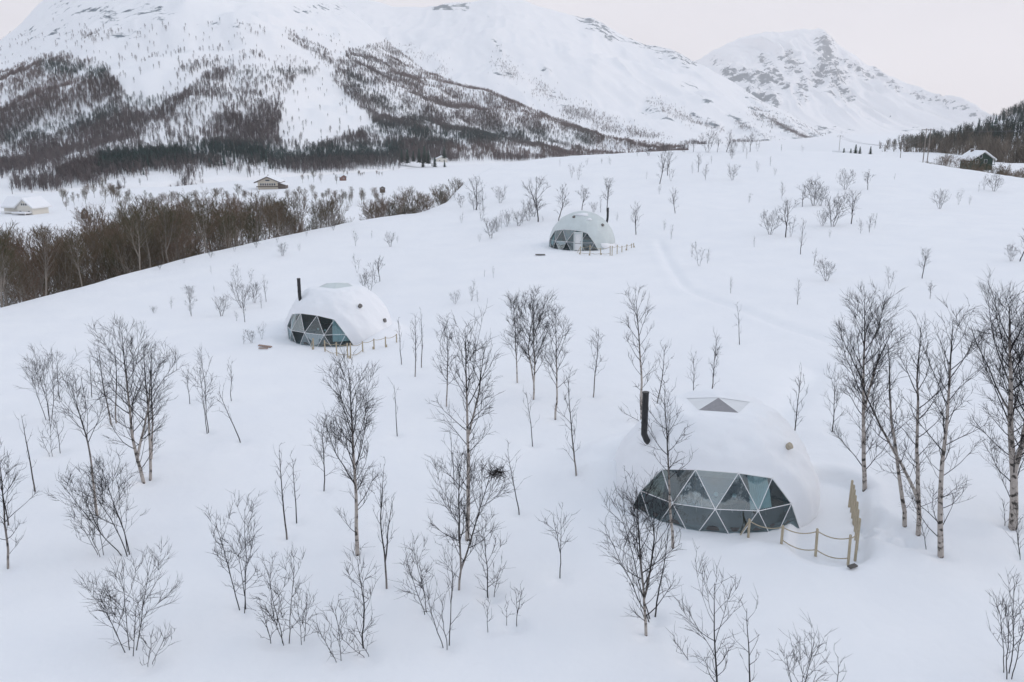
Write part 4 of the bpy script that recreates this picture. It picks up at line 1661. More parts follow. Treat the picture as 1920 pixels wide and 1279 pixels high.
house("small dark shed with pointed roof right of the white house", 159, 403, 300, 0.5, 2.2, 2.6, 1.0, 1.5, "brown_boards", "brown_boards", [(0, 0.8, 0.5, 0.5, "f")], 0.35, 0.12, None, "shed", "shed", 0.12)
house("little red brown hut alone in the snowfield by the hedge", 643, 337, 540, 0.5, 3.4, 3.2, 1.7, 1.1, "red_boards", "brown_boards", [(0, 0.9, 0.6, 0.6, "f")], 0.4, 0.3, None, "hut", "hut", 0.15)
house("tiny dark hut, mostly snowed in, right of the red brown hut", 717, 355, 432, 0.2, 2.6, 2.4, 0.7, 0.7, "brown_boards", "brown_boards", [(0, 0.4, 0.5, 0.4, "f")], 0.3, 0.35, None, "hut", "hut", 0.12)
house("snowy roofed white house among the spruces at the mountain foot", 828, 303, 800, 0.15, 10.0, 8.0, 2.4, 2.2, "white_boards", "white_trim", [(-2, 1.0, 0.8, 0.9, "f"), (2, 1.0, 0.8, 0.9, "f")], 0.6, 0.5, None, "house")
house("small barn with snow roof left of the house among the spruces", 783, 302, 800, -0.3, 5.4, 5.6, 2.1, 1.4, "white_boards", "white_trim", [(0, 0.9, 0.7, 0.7, "f")], 0.4, 0.5, None, "barn", "barn")

# green cabin on the right
cab = house("dark green cabin with white eaves and snowy roof below the wooded hillside", 1830, 308, 275, 0.05, 6.4, 6.8, 1.7, 2.1, "green_boards", "white_trim",
            [(-0.8, 2.7, 0.8, 1.3, "f"), (0.9, 1.0, 0.8, 1.0, "f"), (-1.9, 1.0, 0.8, 1.0, "f"), (-1.5, 1.1, 0.7, 0.9, "l"), (1.5, 1.1, 0.7, 0.9, "l")], 0.8, 0.22, (-0.6, 2.0, 0.8), "cabin", "cabin", 0.30)
mb = MB()
for k in range(7):
    mb.box((-2.9 + 0.96 * k, -4.9, 0.9), (0.10, 0.10, 1.8))
mb.box((0, -4.9, 1.8), (6.2, 0.12, 0.12)).box((0, -4.3, 0.1), (6.3, 1.4, 0.15))
mb.build("veranda", M["green_boards"], cab)


# ------------------------------------------------------------------ power line on the right
def power_pole(label, pxs, ytop, ybase, Y, arm, r=0.16):
    P = [at_y(x, ybase, Y) for x in pxs]
    root = empty("power_pole", tuple(P[0]), label, "power pole", "poles of the power line")
    o = P[0]
    top = at_y(pxs[0], ytop, Y)[2]
    for p in P:
        MB().tube([(p[0] - o[0], 0, -3.0), (p[0] - o[0], 0, top - o[2])], [r, r * 0.75], 8).build("pole", M["grey_pole"], root)
    xm = (P[0][0] + P[-1][0]) / 2 - o[0]
    zt = top - o[2] - 0.4
    MB().box((xm, 0.2, zt), (arm, 0.16, 0.2)).build("crossarm", M["grey_pole"], root)
    ins = []
    for k in (-0.46, 0, 0.46):
        MB().tube([(xm + arm * k, 0.2, zt - 0.05), (xm + arm * k, 0.2, zt - 0.55)], 0.07, 6).build("insulator", M["dark_glass"], root)
        ins.append(np.array([o[0] + xm + arm * k, o[1] + 0.2, o[2] + zt - 0.55]))
    return ins


pA = power_pole("twin-legged wooden power pole, tallest, left of the green cabin", [1732, 1740], 241, 290, 330, 5.0, 0.2)
pB = power_pole("single wooden power pole with crossarm further away at the crest", [1688], 268, 296, 380, 4.2)
pC = power_pole("thin distant power pole standing on the skyline of the crest", [1573], 254, 285, 620, 4.2, 0.18)


def cables(a, b, sag, label):
    for k in range(3):
        pts = []
        for i in range(13):
            t = i / 12
            pts.append(a[k] * (1 - t) + b[k] * t - np.array([0, 0, 4 * sag * t * (1 - t)]))
        o = MB().tube(pts, 0.035, 4).build("power_cable", M["cable"])
        tag(o, label.format(("left", "middle", "right")[k]), "cable", "cables of the power line")


cables(pA, pB, 1.2, "thin {} power cable between the twin-legged pole and the single pole")
cables(pB, pC, 2.0, "thin {} power cable from the single pole to the distant skyline pole")
cables(pA, [p + np.array([95, -40, 6.0]) for p in pA], 2.0, "thin {} power cable running right from the twin-legged pole over the cabin")


# ------------------------------------------------------------------ spruces at the mountain foot
def spruce_mesh(seed):
    rr = random.Random(seed)
    V, F = [], []
    n_l = 15
    for l in range(n_l):
        t = l / n_l
        z = 0.06 + 0.90 * t
        R_ = 0.23 * (1 - t) ** 0.85 + 0.015
        nb = 11 if l < 9 else 7
        for b in range(nb):
            w = 2 * math.pi * (b + rr.random() * 0.7) / nb + l
            q = R_ * rr.uniform(0.72, 1.12)
            ca, sa = math.cos(w), math.sin(w)
            wd = 0.040 * (1 - t * 0.6)
            i = len(V)
            V += [(0, 0, z + 0.055), (ca * q * 0.55 - sa * wd, sa * q * 0.55 + ca * wd, z - 0.005), (ca * q * 0.55 + sa * wd, sa * q * 0.55 - ca * wd, z - 0.005), (ca * q, sa * q, z - 0.035)]
            F += [(i, i + 1, i + 2), (i + 1, i + 3, i + 2)]
    return make_mesh("crown", V, F)


SPR = [spruce_mesh(s) for s in (1, 2, 3)]
tr_me = None
sp = [(753, 297, 272, "tall spruce at the left end of the dark spruce row"), (764, 299, 270, "second spruce from the left in the spruce row"), (775, 296, 276, "third spruce in the row, short and slim"),
      (786, 298, 268, "fourth spruce in the row, slender pointed top"), (796, 299, 262, "tallest dark spruce in the row at the mountain foot"), (803, 300, 272, "broad spruce just right of the tallest spruce"),
      (815, 306, 287, "low spruce left of the snowy roofed house"), (833, 290, 268, "slender spruce behind the snowy roofed house"), (833.5, 307, 296, "small spruce in front of the snowy roofed house"),
      (793, 307, 290, "short spruce right of the small barn"), (1582, 287, 270, "spruce on the crest skyline, left of the dense clump"), (1604, 286, 262, "rounded spruce at the centre of the crest clump"),
      (1612, 287, 268, "spruce leaning right of the crest clump centre"), (1632, 286, 268, "lone slim spruce on the crest right of the clump"), (1595, 287, 272, "low spruce on the left side of the crest clump")]
for k, (x, yb, yt, lb) in enumerate(sp):
    Y = 720 if x < 900 else 430
    P = at_y(x, yb, Y)
    gz = float(H(np.array([P[0]]), np.array([P[1]]))[0])
    top = at_y(x, yt, Y)[2]
    z0 = min(P[2], max(gz, P[2] - 3)) - 0.4
    h = (top - z0) * 0.8
    root = empty("spruce_tree", (P[0], P[1], z0), lb, "tree", "spruces")
    link("crown", SPR[k % 3], M["spruce"], root, (0, 0, 0), (0, 0, k), (h * 1.5, h * 1.5, h))
    MB().tube([(0, 0, -0.5), (0, 0, h * 0.8)], [0.14, 0.05], 6).build("trunk", M["grey_pole"], root)

# ------------------------------------------------------------------ bare birches and shrubs
class Wood:
    """collects branch polylines, then grows round limbs on all of them at once"""
    def __init__(self):
        self.lines = {}

    def add(self, part, pts, rad):
        self.lines.setdefault((part, len(pts)), []).append((pts, rad))

    def mesh(self, part, k_of=lambda r: 3):
        VV, FF, RR = [], [], []
        off = 0
        for (pt, n), L in self.lines.items():
            if pt != part:
                continue
            P = np.array([l[0] for l in L], float)
            R_ = np.array([l[1] for l in L], float)
            k = 6 if (part == "trunk" and n >= 10) else (4 if part == "trunk" else 3)
            T = np.gradient(P, axis=1)
            T /= np.linalg.norm(T, axis=2, keepdims=True) + 1e-9
            ref = np.where(np.abs(T[:, :1, 2:3]) < 0.8, np.array([0, 0, 1.0]), np.array([1.0, 0, 0]))
            A = np.cross(T, ref)
            A /= np.linalg.norm(A, axis=2, keepdims=True) + 1e-9
            B = np.cross(A, T)
            w = np.arange(k) * 2 * np.pi / k
            ring = P[:, :, None] + R_[:, :, None, None] * (np.cos(w)[None, None, :, None] * A[:, :, None] + np.sin(w)[None, None, :, None] * B[:, :, None])
            m = len(L)
            VV.append(ring.reshape(-1, 3))
            RR.append(np.repeat(R_[:, :, None], k, axis=2).ravel())
            base = (np.arange(m) * n * k)[:, None, None] + (np.arange(n - 1) * k)[None, :, None]
            j = np.arange(k)[None, None]
            j2 = (np.arange(k) + 1)[None, None] % k
            q = np.stack([base + j, base + j2, base + k + j2, base + k + j], -1).reshape(-1, 4)
            FF.append(q + off)
            off += m * n * k
        if not VV:
            return None
        return make_mesh(part, np.vstack(VV), np.vstack(FF), True, {"rad": np.concatenate(RR)})


def unit(v):
    l = math.sqrt(v[0] * v[0] + v[1] * v[1] + v[2] * v[2]) + 1e-9
    return (v[0] / l, v[1] / l, v[2] / l)


def limb(rr, p, d, L, n, wob, up):
    pts = [p]
    st = L / (n - 1)
    for _ in range(n - 1):
        d = unit((d[0] + rr.gauss(0, wob), d[1] + rr.gauss(0, wob), d[2] + rr.gauss(0, wob) * 0.7 + up))
        p = (p[0] + d[0] * st, p[1] + d[1] * st, p[2] + d[2] * st)
        pts.append(p)
    return pts


def side_dir(rr, d, ang, w=None):
    """a direction at angle ang from d"""
    if w is None:
        w = rr.uniform(0, 6.283)
    a = unit((d[1], -d[0], 0.001)) if abs(d[2]) < 0.95 else (1, 0, 0)
    b = unit((d[1] * a[2] - d[2] * a[1], d[2] * a[0] - d[0] * a[2], d[0] * a[1] - d[1] * a[0]))
    s, c = math.sin(ang), math.cos(ang)
    cw, sw = math.cos(w), math.sin(w)
    return unit((d[0] * c + (a[0] * cw + b[0] * sw) * s, d[1] * c + (a[1] * cw + b[1] * sw) * s, d[2] * c + (a[2] * cw + b[2] * sw) * s))


def twigs_on(W, rr, pts, L, tw, dens, up, depth, lo=0.2, lmax=1.0):
    n = len(pts)
    cnt = max(1, int(L * dens * (5.0 if depth == 2 else 7.9) * rr.uniform(0.7, 1.25) + 0.5))
    for _ in range(cnt):
        u = lo + (1 - lo) * rr.random() ** 0.8
        f = u * (n - 1)
        i = min(int(f), n - 2)
        t = f - i
        a, b = pts[i], pts[i + 1]
        p = (a[0] + (b[0] - a[0]) * t, a[1] + (b[1] - a[1]) * t, a[2] + (b[2] - a[2]) * t)
        d = unit((b[0] - a[0], b[1] - a[1], b[2] - a[2]))
        d = side_dir(rr, d, rr.uniform(0.38, 0.82))
        if depth == 2:
            l2 = min(lmax, max(0.22, L * (0.62 - 0.42 * u) * rr.uniform(0.6, 1.15)))
            q = limb(rr, p, d, l2, 5, 0.085, up)
            W.add("crown", q, [tw * 1.3, tw * 1.2, tw * 1.0, tw * 0.8, tw * 0.45])
            twigs_on(W, rr, q, l2, tw, dens, up, 3, 0.15)
        else:
            l3 = rr.uniform(0.16, 0.46) * (0.75 + 0.3 * min(1, L))
            q = limb(rr, p, d, l3, 3, 0.07, up * 0.8)
            W.add("crown", q, [tw * 0.85, tw * 0.7, tw * 0.35])


def grow_tree(seed, top, cw, clear=0.28, stems=1, dens=1.0, crook=0.035, fork=0.0, spread=0.18, tw=0.0065, r0=None, low=0, sweep=0.0, steep=1.0, nb=None):
    """top: vector from base to crown tip (m); cw: crown width (m)"""
    rr = random.Random(seed)
    W = Wood()
    Ht = math.sqrt(sum(c * c for c in top))
    leaders = []
    rb = r0 if r0 else 0.0040 * Ht ** 1.52 + 0.003
    for s in range(stems):
        n = 13
        w = 6.283 * (s + rr.random() * 0.6) / max(1, stems)
        hs = 1.0 if s == 0 else rr.uniform(0.62, 0.95)
        sp = (0 if stems == 1 else spread * Ht * rr.uniform(0.5, 1.1))
        ox, oy = math.cos(w) * sp, math.sin(w) * sp
        bx, by = (0, 0) if stems == 1 else (math.cos(w) * 0.05 * stems * 0.5, math.sin(w) * 0.05 * stems * 0.5)
        x = y = 0.0
        vx = vy = 0.0
        pts, rad = [], []
        for i in range(n):
            t = i / (n - 1)
            vx = vx * 0.6 + rr.gauss(0, crook * Ht / 3.4)
            vy = vy * 0.6 + rr.gauss(0, crook * Ht / 3.4)
            if i > 0:
                x += vx * 0.5
                y += vy * 0.5
            k = t ** 0.85
            sw = sweep * math.sin(t * math.pi) * Ht
            pts.append((bx + top[0] * t * hs + ox * k + x * (1 - 0.6 * t) + sw, by + top[1] * t * hs + oy * k + y * (1 - 0.6 * t), (top[2] * hs) * t - (0.15 if i == 0 else 0)))
            rad.append(rb * (1.0 if stems == 1 else 0.52) * hs * ((1 - t) ** 0.85) * 0.94 + tw * 1.0)
        W.add("trunk", pts, rad)
        leaders.append((pts, rad, hs * Ht, clear))
        if fork and (stems == 1 or rr.random() < 0.4):
            i0 = max(2, min(n - 4, int(fork * (n - 1))))
            p = pts[i0]
            d = unit(tuple(pts[i0 + 1][k] - pts[i0][k] for k in range(3)))
            d = side_dir(rr, d, rr.uniform(0.28, 0.45), rr.choice((0.2, 3.2)) + rr.uniform(-0.4, 0.4))
            L = Ht * (1 - fork) * rr.uniform(0.8, 0.95)
            q = limb(rr, p, d, L, 11, 0.07, 0.13)
            rq = [rad[i0] * 0.82 * (1 - j / 10) ** 0.85 + tw for j in range(11)]
            W.add("trunk", q, rq)
            leaders.append((q, rq, L, 0.18))
    for pts, rad, L, cl in leaders:
        n = len(pts)
        cnt = nb if nb else int((L * 3.4 + 5) * (1 - cl * 0.5) * (0.55 + 0.45 * dens))
        if len(leaders) > 2:
            cnt = int(cnt * 0.9)
        for b in range(cnt + low):
            if b < cnt:
                tt = (b + rr.random()) / cnt
                u = cl + (0.985 - cl) * tt
            else:
                tt = 0.05
                u = rr.uniform(0.08, cl + 0.03)
            f = u * (n - 1)
            i = min(int(f), n - 2)
            t = f - i
            a, c = pts[i], pts[i + 1]
            p = tuple(a[k] + (c[k] - a[k]) * t for k in range(3))
            d = unit(tuple(c[k] - a[k] for k in range(3)))
            prof = 0.40 + 0.60 * math.sin(math.pi * (0.16 + 0.80 * min(1, tt)))
            reach = cw * 0.57 * prof * rr.uniform(0.62, 1.15) * (0.55 + 0.45 * L / Ht) * (1 - 0.35 * tt)
            ang = (0.95 - 0.42 * tt) * rr.uniform(0.8, 1.2) * steep
            bl = max(0.25, reach / max(0.45, math.sin(ang)) * 1.05)
            bl = min(bl, max(0.3, (1.02 - u) * L * 1.2 + 0.25))
            bd = side_dir(rr, d, ang, b * 2.4 + rr.uniform(-0.5, 0.5))
            q = limb(rr, p, bd, bl, 7, 0.10, 0.10)
            r1 = min(0.55 * (rad[i] + (rad[i + 1] - rad[i]) * t), 0.004 + 0.0082 * bl)
            r1 = max(r1, tw * 1.3)
            W.add("trunk", q, [r1 * (1 - 0.78 * j / 6) + 0.0 for j in range(7)])
            twigs_on(W, rr, q, bl, tw, dens, 0.07, 2, 0.18, 1.05)
    return W


NEAR = [
    # base px, top px, crown width px, label, params
    (270, 905, 232, 618, 125, "big dark-crowned birch with pale forked foot, tallest tree of the left group", dict(clear=0.22, fork=0.22, dens=1.05, low=3)),
    (281, 900, 272, 650, 60, "slim birch stem right beside the big dark-crowned birch of the left group", dict(clear=0.4, dens=0.8)),
    (209, 797, 190, 650, 42, "thin tree just left behind the big dark-crowned birch", dict(clear=0.3, dens=0.8)),
    (218, 793, 214, 648, 45, "thin straight tree behind the trunk of the big dark-crowned birch", dict(clear=0.3, dens=0.9)),
    (283, 860, 290, 668, 58, "slender tree right of the big dark-crowned birch", dict(clear=0.3, dens=0.8)),
    (172, 745, 168, 668, 30, "faint small tree left behind the dark-crowned birch", dict(clear=0.25, dens=0.6)),
    (92, 788, 74, 676, 85, "clump of slender upright birch stems left of the leaning birch", dict(stems=4, spread=0.16, clear=0.3, dens=0.7, steep=0.7)),
    (112, 745, 106, 672, 30, "single slender stem right of the upright birch clump", dict(clear=0.35, dens=0.5, steep=0.7)),
    (182, 966, 138, 728, 120, "leaning birch with long bare curved trunk and crown blown left", dict(clear=0.55, dens=1.0, sweep=0.03, crook=0.03, low=0)),
    (96, 856, 82, 798, 34, "small leaning shrub under the crown of the leaning birch", dict(stems=2, clear=0.1, dens=0.8)),
    (113, 850, 106, 790, 30, "little upright shrub left of the leaning birch trunk", dict(clear=0.15, dens=0.8)),
    (66, 922, 44, 778, 36, "almost bare thin sapling leaning left near the left edge", dict(clear=0.3, dens=0.15, nb=7, crook=0.015)),
    (163, 768, 152, 700, 18, "bare thin pole sapling between the clump and the dark-crowned birch", dict(clear=0.5, dens=0.15, nb=4, crook=0.01)),
    (238, 1040, 148, 880, 105, "dense many-stemmed birch bush leaning left over the snow", dict(stems=4, spread=0.2, clear=0.25, dens=1.0, fork=0.35)),
    (190, 1042, 158, 955, 70, "lower twiggy bush at the left foot of the leaning bush", dict(stems=3, spread=0.25, clear=0.15, dens=0.9)),
    (14, 1066, 2, 848, 85, "pale-footed birch cut by the left picture edge", dict(clear=0.25, dens=1.0, low=2, crook=0.03)),
    (16, 985, -6, 850, 60, "dark tree behind the pale-footed birch at the left edge", dict(clear=0.25, dens=0.9)),
    (389, 812, 368, 668, 48, "slender two-stemmed birch, alone left of centre", dict(stems=2, spread=0.07, clear=0.25, dens=0.8, steep=0.75)),
    (356, 758, 353, 692, 20, "short thin sapling left of the slender two-stemmed birch", dict(clear=0.25, dens=0.6, steep=0.7)),
    (434, 752, 433, 684, 24, "small narrow sapling above the bent sapling", dict(clear=0.25, dens=0.7, steep=0.8)),
    (452, 830, 408, 735, 40, "bent sparse sapling leaning left", dict(clear=0.4, dens=0.5, crook=0.03)),
    (538, 1011, 526, 842, 40, "tall wispy sapling with few side twigs, left of the big oval birch", dict(clear=0.3, dens=0.35, nb=14, crook=0.015)),
    (556, 981, 549, 862, 28, "second wispy sapling just right of the tall wispy one", dict(clear=0.35, dens=0.35, nb=10, crook=0.015)),
    (607, 921, 598, 795, 58, "smaller dark tree behind the left side of the big oval birch", dict(clear=0.2, dens=1.0)),
    (670, 1040, 654, 690, 125, "big birch with oval crown and pale trunk left of centre", dict(clear=0.26, dens=1.3, low=3, crook=0.02, steep=0.8)),
    (725, 1104, 718, 905, 40, "narrow tree with two upright forks right of the big oval birch", dict(clear=0.35, dens=0.6, fork=0.3, steep=0.7)),
    (714, 985, 722, 870, 34, "thin tree half hidden behind the right side of the oval birch", dict(clear=0.3, dens=0.7)),
    (745, 818, 737, 722, 14, "bare thin stick sapling above the big oval birch", dict(clear=0.4, dens=0.15, nb=5, crook=0.02)),
    (837, 762, 838, 610, 62, "dark bushy tree behind the tall central birch", dict(clear=0.25, dens=1.2)),
    (876, 1012, 866, 622, 125, "tall central birch with long pale trunk and open crown", dict(clear=0.42, dens=0.9, low=4, crook=0.018, fork=0.55)),
    (860, 1106, 872, 872, 140, "crooked low-forked birch in front of the tall central birch", dict(clear=0.2, dens=1.15, fork=0.18, crook=0.06, low=1, steep=1.1)),
    (852, 910, 846, 815, 40, "thin twiggy tree behind the crooked low-forked birch", dict(clear=0.2, dens=0.6, steep=0.7)),
    (915, 1121, 905, 985, 75, "small crooked birch right of the low-forked birch", dict(clear=0.15, dens=1.0, crook=0.05, low=2)),
    (926, 1119, 940, 1062, 40, "low bush leaning right at the foot of the small crooked birch", dict(clear=0.1, dens=0.9, crook=0.05)),
    (797, 1149, 762, 1028, 70, "wide-spreading bush leaning left, below the narrow forked tree", dict(stems=2, spread=0.16, clear=0.12, dens=1.1)),
    (838, 1214, 830, 1030, 62, "sparse open bush of long V-shaped stems", dict(stems=3, spread=0.14, clear=0.2, dens=0.5, steep=0.65)),
    (682, 1215, 664, 1050, 92, "twisted small birch with pale foot at the lower left of centre", dict(clear=0.15, dens=1.05, crook=0.05, low=3)),
    (690, 1232, 640, 1180, 60, "low spreading branches in front of the twisted small birch", dict(stems=2, clear=0.1, dens=0.8, steep=1.2)),
    (636, 1240, 606, 1140, 55, "small bush left of the twisted small birch", dict(stems=2, clear=0.1, dens=1.0)),
    (536, 1206, 522, 1062, 85, "rounded bush with three leaders in the lower left", dict(stems=3, spread=0.17, clear=0.12, dens=1.05)),
    (568, 1206, 572, 1120, 50, "small bush at the right foot of the rounded bush", dict(stems=2, clear=0.1, dens=0.9)),
    (508, 1207, 490, 1140, 45, "low twiggy bush at the left foot of the rounded bush", dict(clear=0.1, dens=0.9, low=2)),
    (456, 1146, 426, 968, 92, "leafless vase-shaped bush with three stems, left of the rounded bush", dict(stems=3, spread=0.14, clear=0.2, dens=1.05)),
    (246, 1225, 236, 1072, 110, "wide bush with dark tangled middle in the lower left corner", dict(stems=4, spread=0.24, clear=0.12, dens=1.1)),
    (280, 1248, 300, 1195, 60, "low snow-pressed twigs right of the tangled bush", dict(stems=2, clear=0.05, dens=0.9, steep=1.3)),
    (974, 965, 952, 842, 40, "thin wispy sapling right of the crooked low-forked birch", dict(clear=0.35, dens=0.45, nb=12)),
    (1050, 1084, 1047, 972, 66, "small candelabra-shaped tree standing alone near the centre", dict(clear=0.42, dens=0.75, fork=0.42, crook=0.03, steep=1.1)),
    (1081, 892, 1066, 712, 56, "slim tree with long low left branches, centre right", dict(clear=0.2, dens=0.75, low=2)),
    (999, 837, 984, 735, 34, "thin sapling below the group of three dark birches", dict(clear=0.3, dens=0.5)),
    (1000, 749, 996, 560, 82, "forked birch in the middle of the group of three dark birches", dict(clear=0.22, dens=1.25, fork=0.2, steep=0.8)),
    (970, 718, 964, 566, 56, "left tree of the group of three dark birches", dict(clear=0.22, dens=1.15, steep=0.8)),
    (1041, 786, 1042, 584, 66, "right tree of the group of three dark birches", dict(clear=0.28, dens=1.15, steep=0.8)),
    (1112, 745, 1121, 622, 44, "small rounded tree between the dark birches and the tall bare birch", dict(clear=0.28, dens=0.9)),
    (1202, 795, 1190, 552, 68, "tall slender birch behind the black stove pipe", dict(clear=0.35, dens=0.95, crook=0.03, low=2)),
    (1232, 755, 1247, 645, 42, "small open tree right behind the black stove pipe", dict(clear=0.25, dens=0.7)),
    (1300, 747, 1301, 668, 26, "narrow sapling just left above the nearest dome roof", dict(clear=0.2, dens=0.8, steep=0.7)),
    (1333, 748, 1344, 630, 26, "narrow columnar sapling above the nearest dome roof", dict(clear=0.15, dens=1.0, steep=0.6)),
    (1387, 646, 1383, 574, 18, "tiny upright sapling on the open slope behind the nearest dome", dict(clear=0.25, dens=0.5)),
    (1487, 824, 1499, 698, 34, "narrow tree at the right shoulder of the nearest dome", dict(clear=0.12, dens=0.8, steep=0.7)),
    (1560, 810, 1565, 705, 48, "small dark tree left of the big right-hand birches", dict(clear=0.15, dens=1.0, steep=0.8)),
    (1622, 917, 1626, 565, 106, "large twiggy birch, leftmost of the big right-hand birches", dict(clear=0.28, dens=1.3, crook=0.015, low=4, fork=0.45, steep=0.8)),
    (1697, 986, 1657, 640, 60, "bent dark birch, second of the right-hand group", dict(clear=0.38, dens=0.9, sweep=0.0, crook=0.035, low=3)),
    (1722, 1003, 1738, 618, 100, "V-forked birch in the middle of the right-hand group", dict(clear=0.32, dens=0.9, fork=0.14, crook=0.03, low=5)),
    (1765, 1044, 1796, 600, 128, "pinkish-trunked birch, foremost of the right-hand group", dict(clear=0.34, dens=1.0, low=8, crook=0.02)),
    (1738, 1030, 1728, 975, 26, "tiny crooked sapling between the V-forked and the pinkish birch", dict(clear=0.2, dens=0.6, crook=0.05)),
    (1900, 990, 1886, 568, 165, "thickest pale-trunked birch at the right picture edge", dict(clear=0.30, dens=1.2, fork=0.32, low=5, crook=0.02, r0=0.145)),
    (1960, 960, 1925, 620, 110, "birch crown reaching in from the right picture edge", dict(clear=0.35, dens=1.0)),
    (1884, 986, 1883, 945, 14, "tiny twig sapling at the foot of the thick pale-trunked birch", dict(clear=0.1, dens=0.7)),
    (1915, 1048, 1912, 962, 40, "low twigs below the thick pale-trunked birch at the right edge", dict(stems=2, clear=0.1, dens=0.6)),
    (1262, 1027, 1245, 750, 108, "birch with pale trunk growing right in front of the nearest dome window", dict(clear=0.46, dens=0.85, low=1, crook=0.025)),
    (1212, 1191, 1188, 908, 135, "many-branched birch left in front of the nearest dome", dict(clear=0.2, dens=1.0, fork=0.3, crook=0.03, low=3)),
    (1222, 1165, 1150, 960, 90, "dark leaning stems behind the many-branched birch by the dome", dict(stems=2, clear=0.3, dens=0.85)),
    (1228, 1156, 1252, 990, 46, "thin upright stem right of the many-branched birch by the dome", dict(clear=0.2, dens=0.5)),
    (1200, 790, 1165, 770, 24, "low side sapling left of the tall slender birch by the pipe", dict(clear=0.1, dens=0.5)),
    (1345, 1300, 1346, 1098, 150, "open-branched birch cut by the bottom picture edge", dict(clear=0.18, dens=0.85, low=4, crook=0.025)),
    (1400, 1320, 1402, 1140, 60, "thin leaning tree right behind the bottom edge birch", dict(clear=0.2, dens=0.6)),
    (1495, 1310, 1495, 1203, 95, "bush top cut by the bottom edge, right of the open-branched birch", dict(stems=3, spread=0.2, clear=0.15, dens=0.9)),
    (1566, 1300, 1572, 1232, 36, "small twig top at the bottom edge, right of the bush top", dict(clear=0.2, dens=0.5)),
    (1890, 1268, 1892, 1105, 66, "upright many-stemmed bush in the lower right corner", dict(stems=4, spread=0.12, clear=0.25, dens=0.75, steep=0.7)),
    (778, 706, 776, 592, 30, "thin sapling in the middle of the three right of the left middle dome", dict(clear=0.2, dens=0.55, steep=0.6)),
    (790, 690, 790, 584, 14, "right-hand thin sapling of the three near the rope fence end", dict(clear=0.3, dens=0.4, steep=0.6)),
    (753, 684, 747, 600, 16, "left-hand thin sapling of the three at the rope fence end", dict(clear=0.3, dens=0.45, steep=0.6)),
    (915, 1186, 912, 1135, 28, "bent twig sprout in the snow below the small crooked birch", dict(clear=0.3, dens=0.6, crook=0.05)),
    (950, 1173, 949, 1140, 10, "tiny bare twig right of the bent twig sprout", dict(clear=0.3, dens=0.4)),
    (969, 1174, 966, 1102, 22, "thin V-shaped sprout right of the tiny bare twig", dict(clear=0.3, dens=0.45, fork=0.4)),
    (1292, 1238, 1262, 1200, 36, "dark twig tips left of the bottom edge birch", dict(clear=0.1, dens=0.7)),
]


def place(bx, by, tx, ty):
    P = ray_ground([bx], [by], H)[0]
    T = at_y(tx, ty, P[1])
    return P, (T[0] - P[0], 0.0, T[2] - P[2])


for i, (bx, by, tx, ty, cwp, lb, kw) in enumerate(NEAR):
    P, top = place(bx, by, tx, ty)
    top = (top[0], RNG.uniform(-0.05, 0.05) * top[2], top[2])
    dist = math.sqrt(P[0] ** 2 + P[1] ** 2 + (P[2] - CZ) ** 2)
    kw = dict(kw)
    kw.setdefault("tw", 0.0041 + 0.00003 * dist)
    W = grow_tree(100 + i, top, cwp / FPX * dist, **kw)
    small = top[2] < 2.6
    root = empty("birch_shrub" if (kw.get("stems", 1) > 1 or small) else "birch_tree", P, lb, "shrub" if (kw.get("stems", 1) > 1 or small) else "tree")
    link("trunk" if root.name.startswith("birch_tree") else "branches", W.mesh("trunk"), M["bark"], root)
    mc = W.mesh("crown")
    if mc:
        link("crown" if root.name.startswith("birch_tree") else "twigs", mc, M["twig"], root)

# the dark tangle of twigs high in the crooked birch
P, _ = place(860, 1106, 872, 872)
T = at_y(930, 888, P[1] + 0.2)
W = Wood()
rr = random.Random(5)
for k in range(130):
    d = unit((rr.gauss(0, 1), rr.gauss(0, 1), rr.gauss(0, 0.6)))
    p = (rr.gauss(0, 0.10), rr.gauss(0, 0.10), rr.gauss(0, 0.05))
    W.add("crown", limb(rr, p, d, rr.uniform(0.12, 0.34), 3, 0.25, 0.02), [0.008, 0.007, 0.004])
o = link("twig_nest", W.mesh("crown"), M["twig"], None, tuple(T))
tag(o, "dark ball of tangled twigs in the right branches of the crooked birch", "nest")


# ------------------------------------------------------------------ small shrubs poking out of the hillside
def shrub_proto(seed, style):
    kw = {"bush": dict(stems=5, spread=0.36, clear=0.14, dens=0.6, crook=0.05, tw=0.0085, r0=0.034),
          "sprig": dict(stems=2, spread=0.16, clear=0.18, dens=0.6, crook=0.05, tw=0.0085, r0=0.030),
          "tree": dict(stems=1, clear=0.28, dens=0.7, crook=0.06, tw=0.0085, r0=0.042, fork=0.35, low=1),
          "pole": dict(stems=1, clear=0.12, dens=0.6, crook=0.03, tw=0.0075, r0=0.030, steep=0.6)}[style]
    cw = {"bush": 2.2, "sprig": 1.4, "tree": 1.7, "pole": 0.9}[style]
    W = grow_tree(seed, (0.1, 0, 3.0), cw, **kw)
    return W.mesh("trunk"), W.mesh("crown")


SHRUBS = {s: [shrub_proto(900 + 10 * i + k, s) for k in range(4)] for i, s in enumerate(("bush", "sprig", "tree", "pole"))}

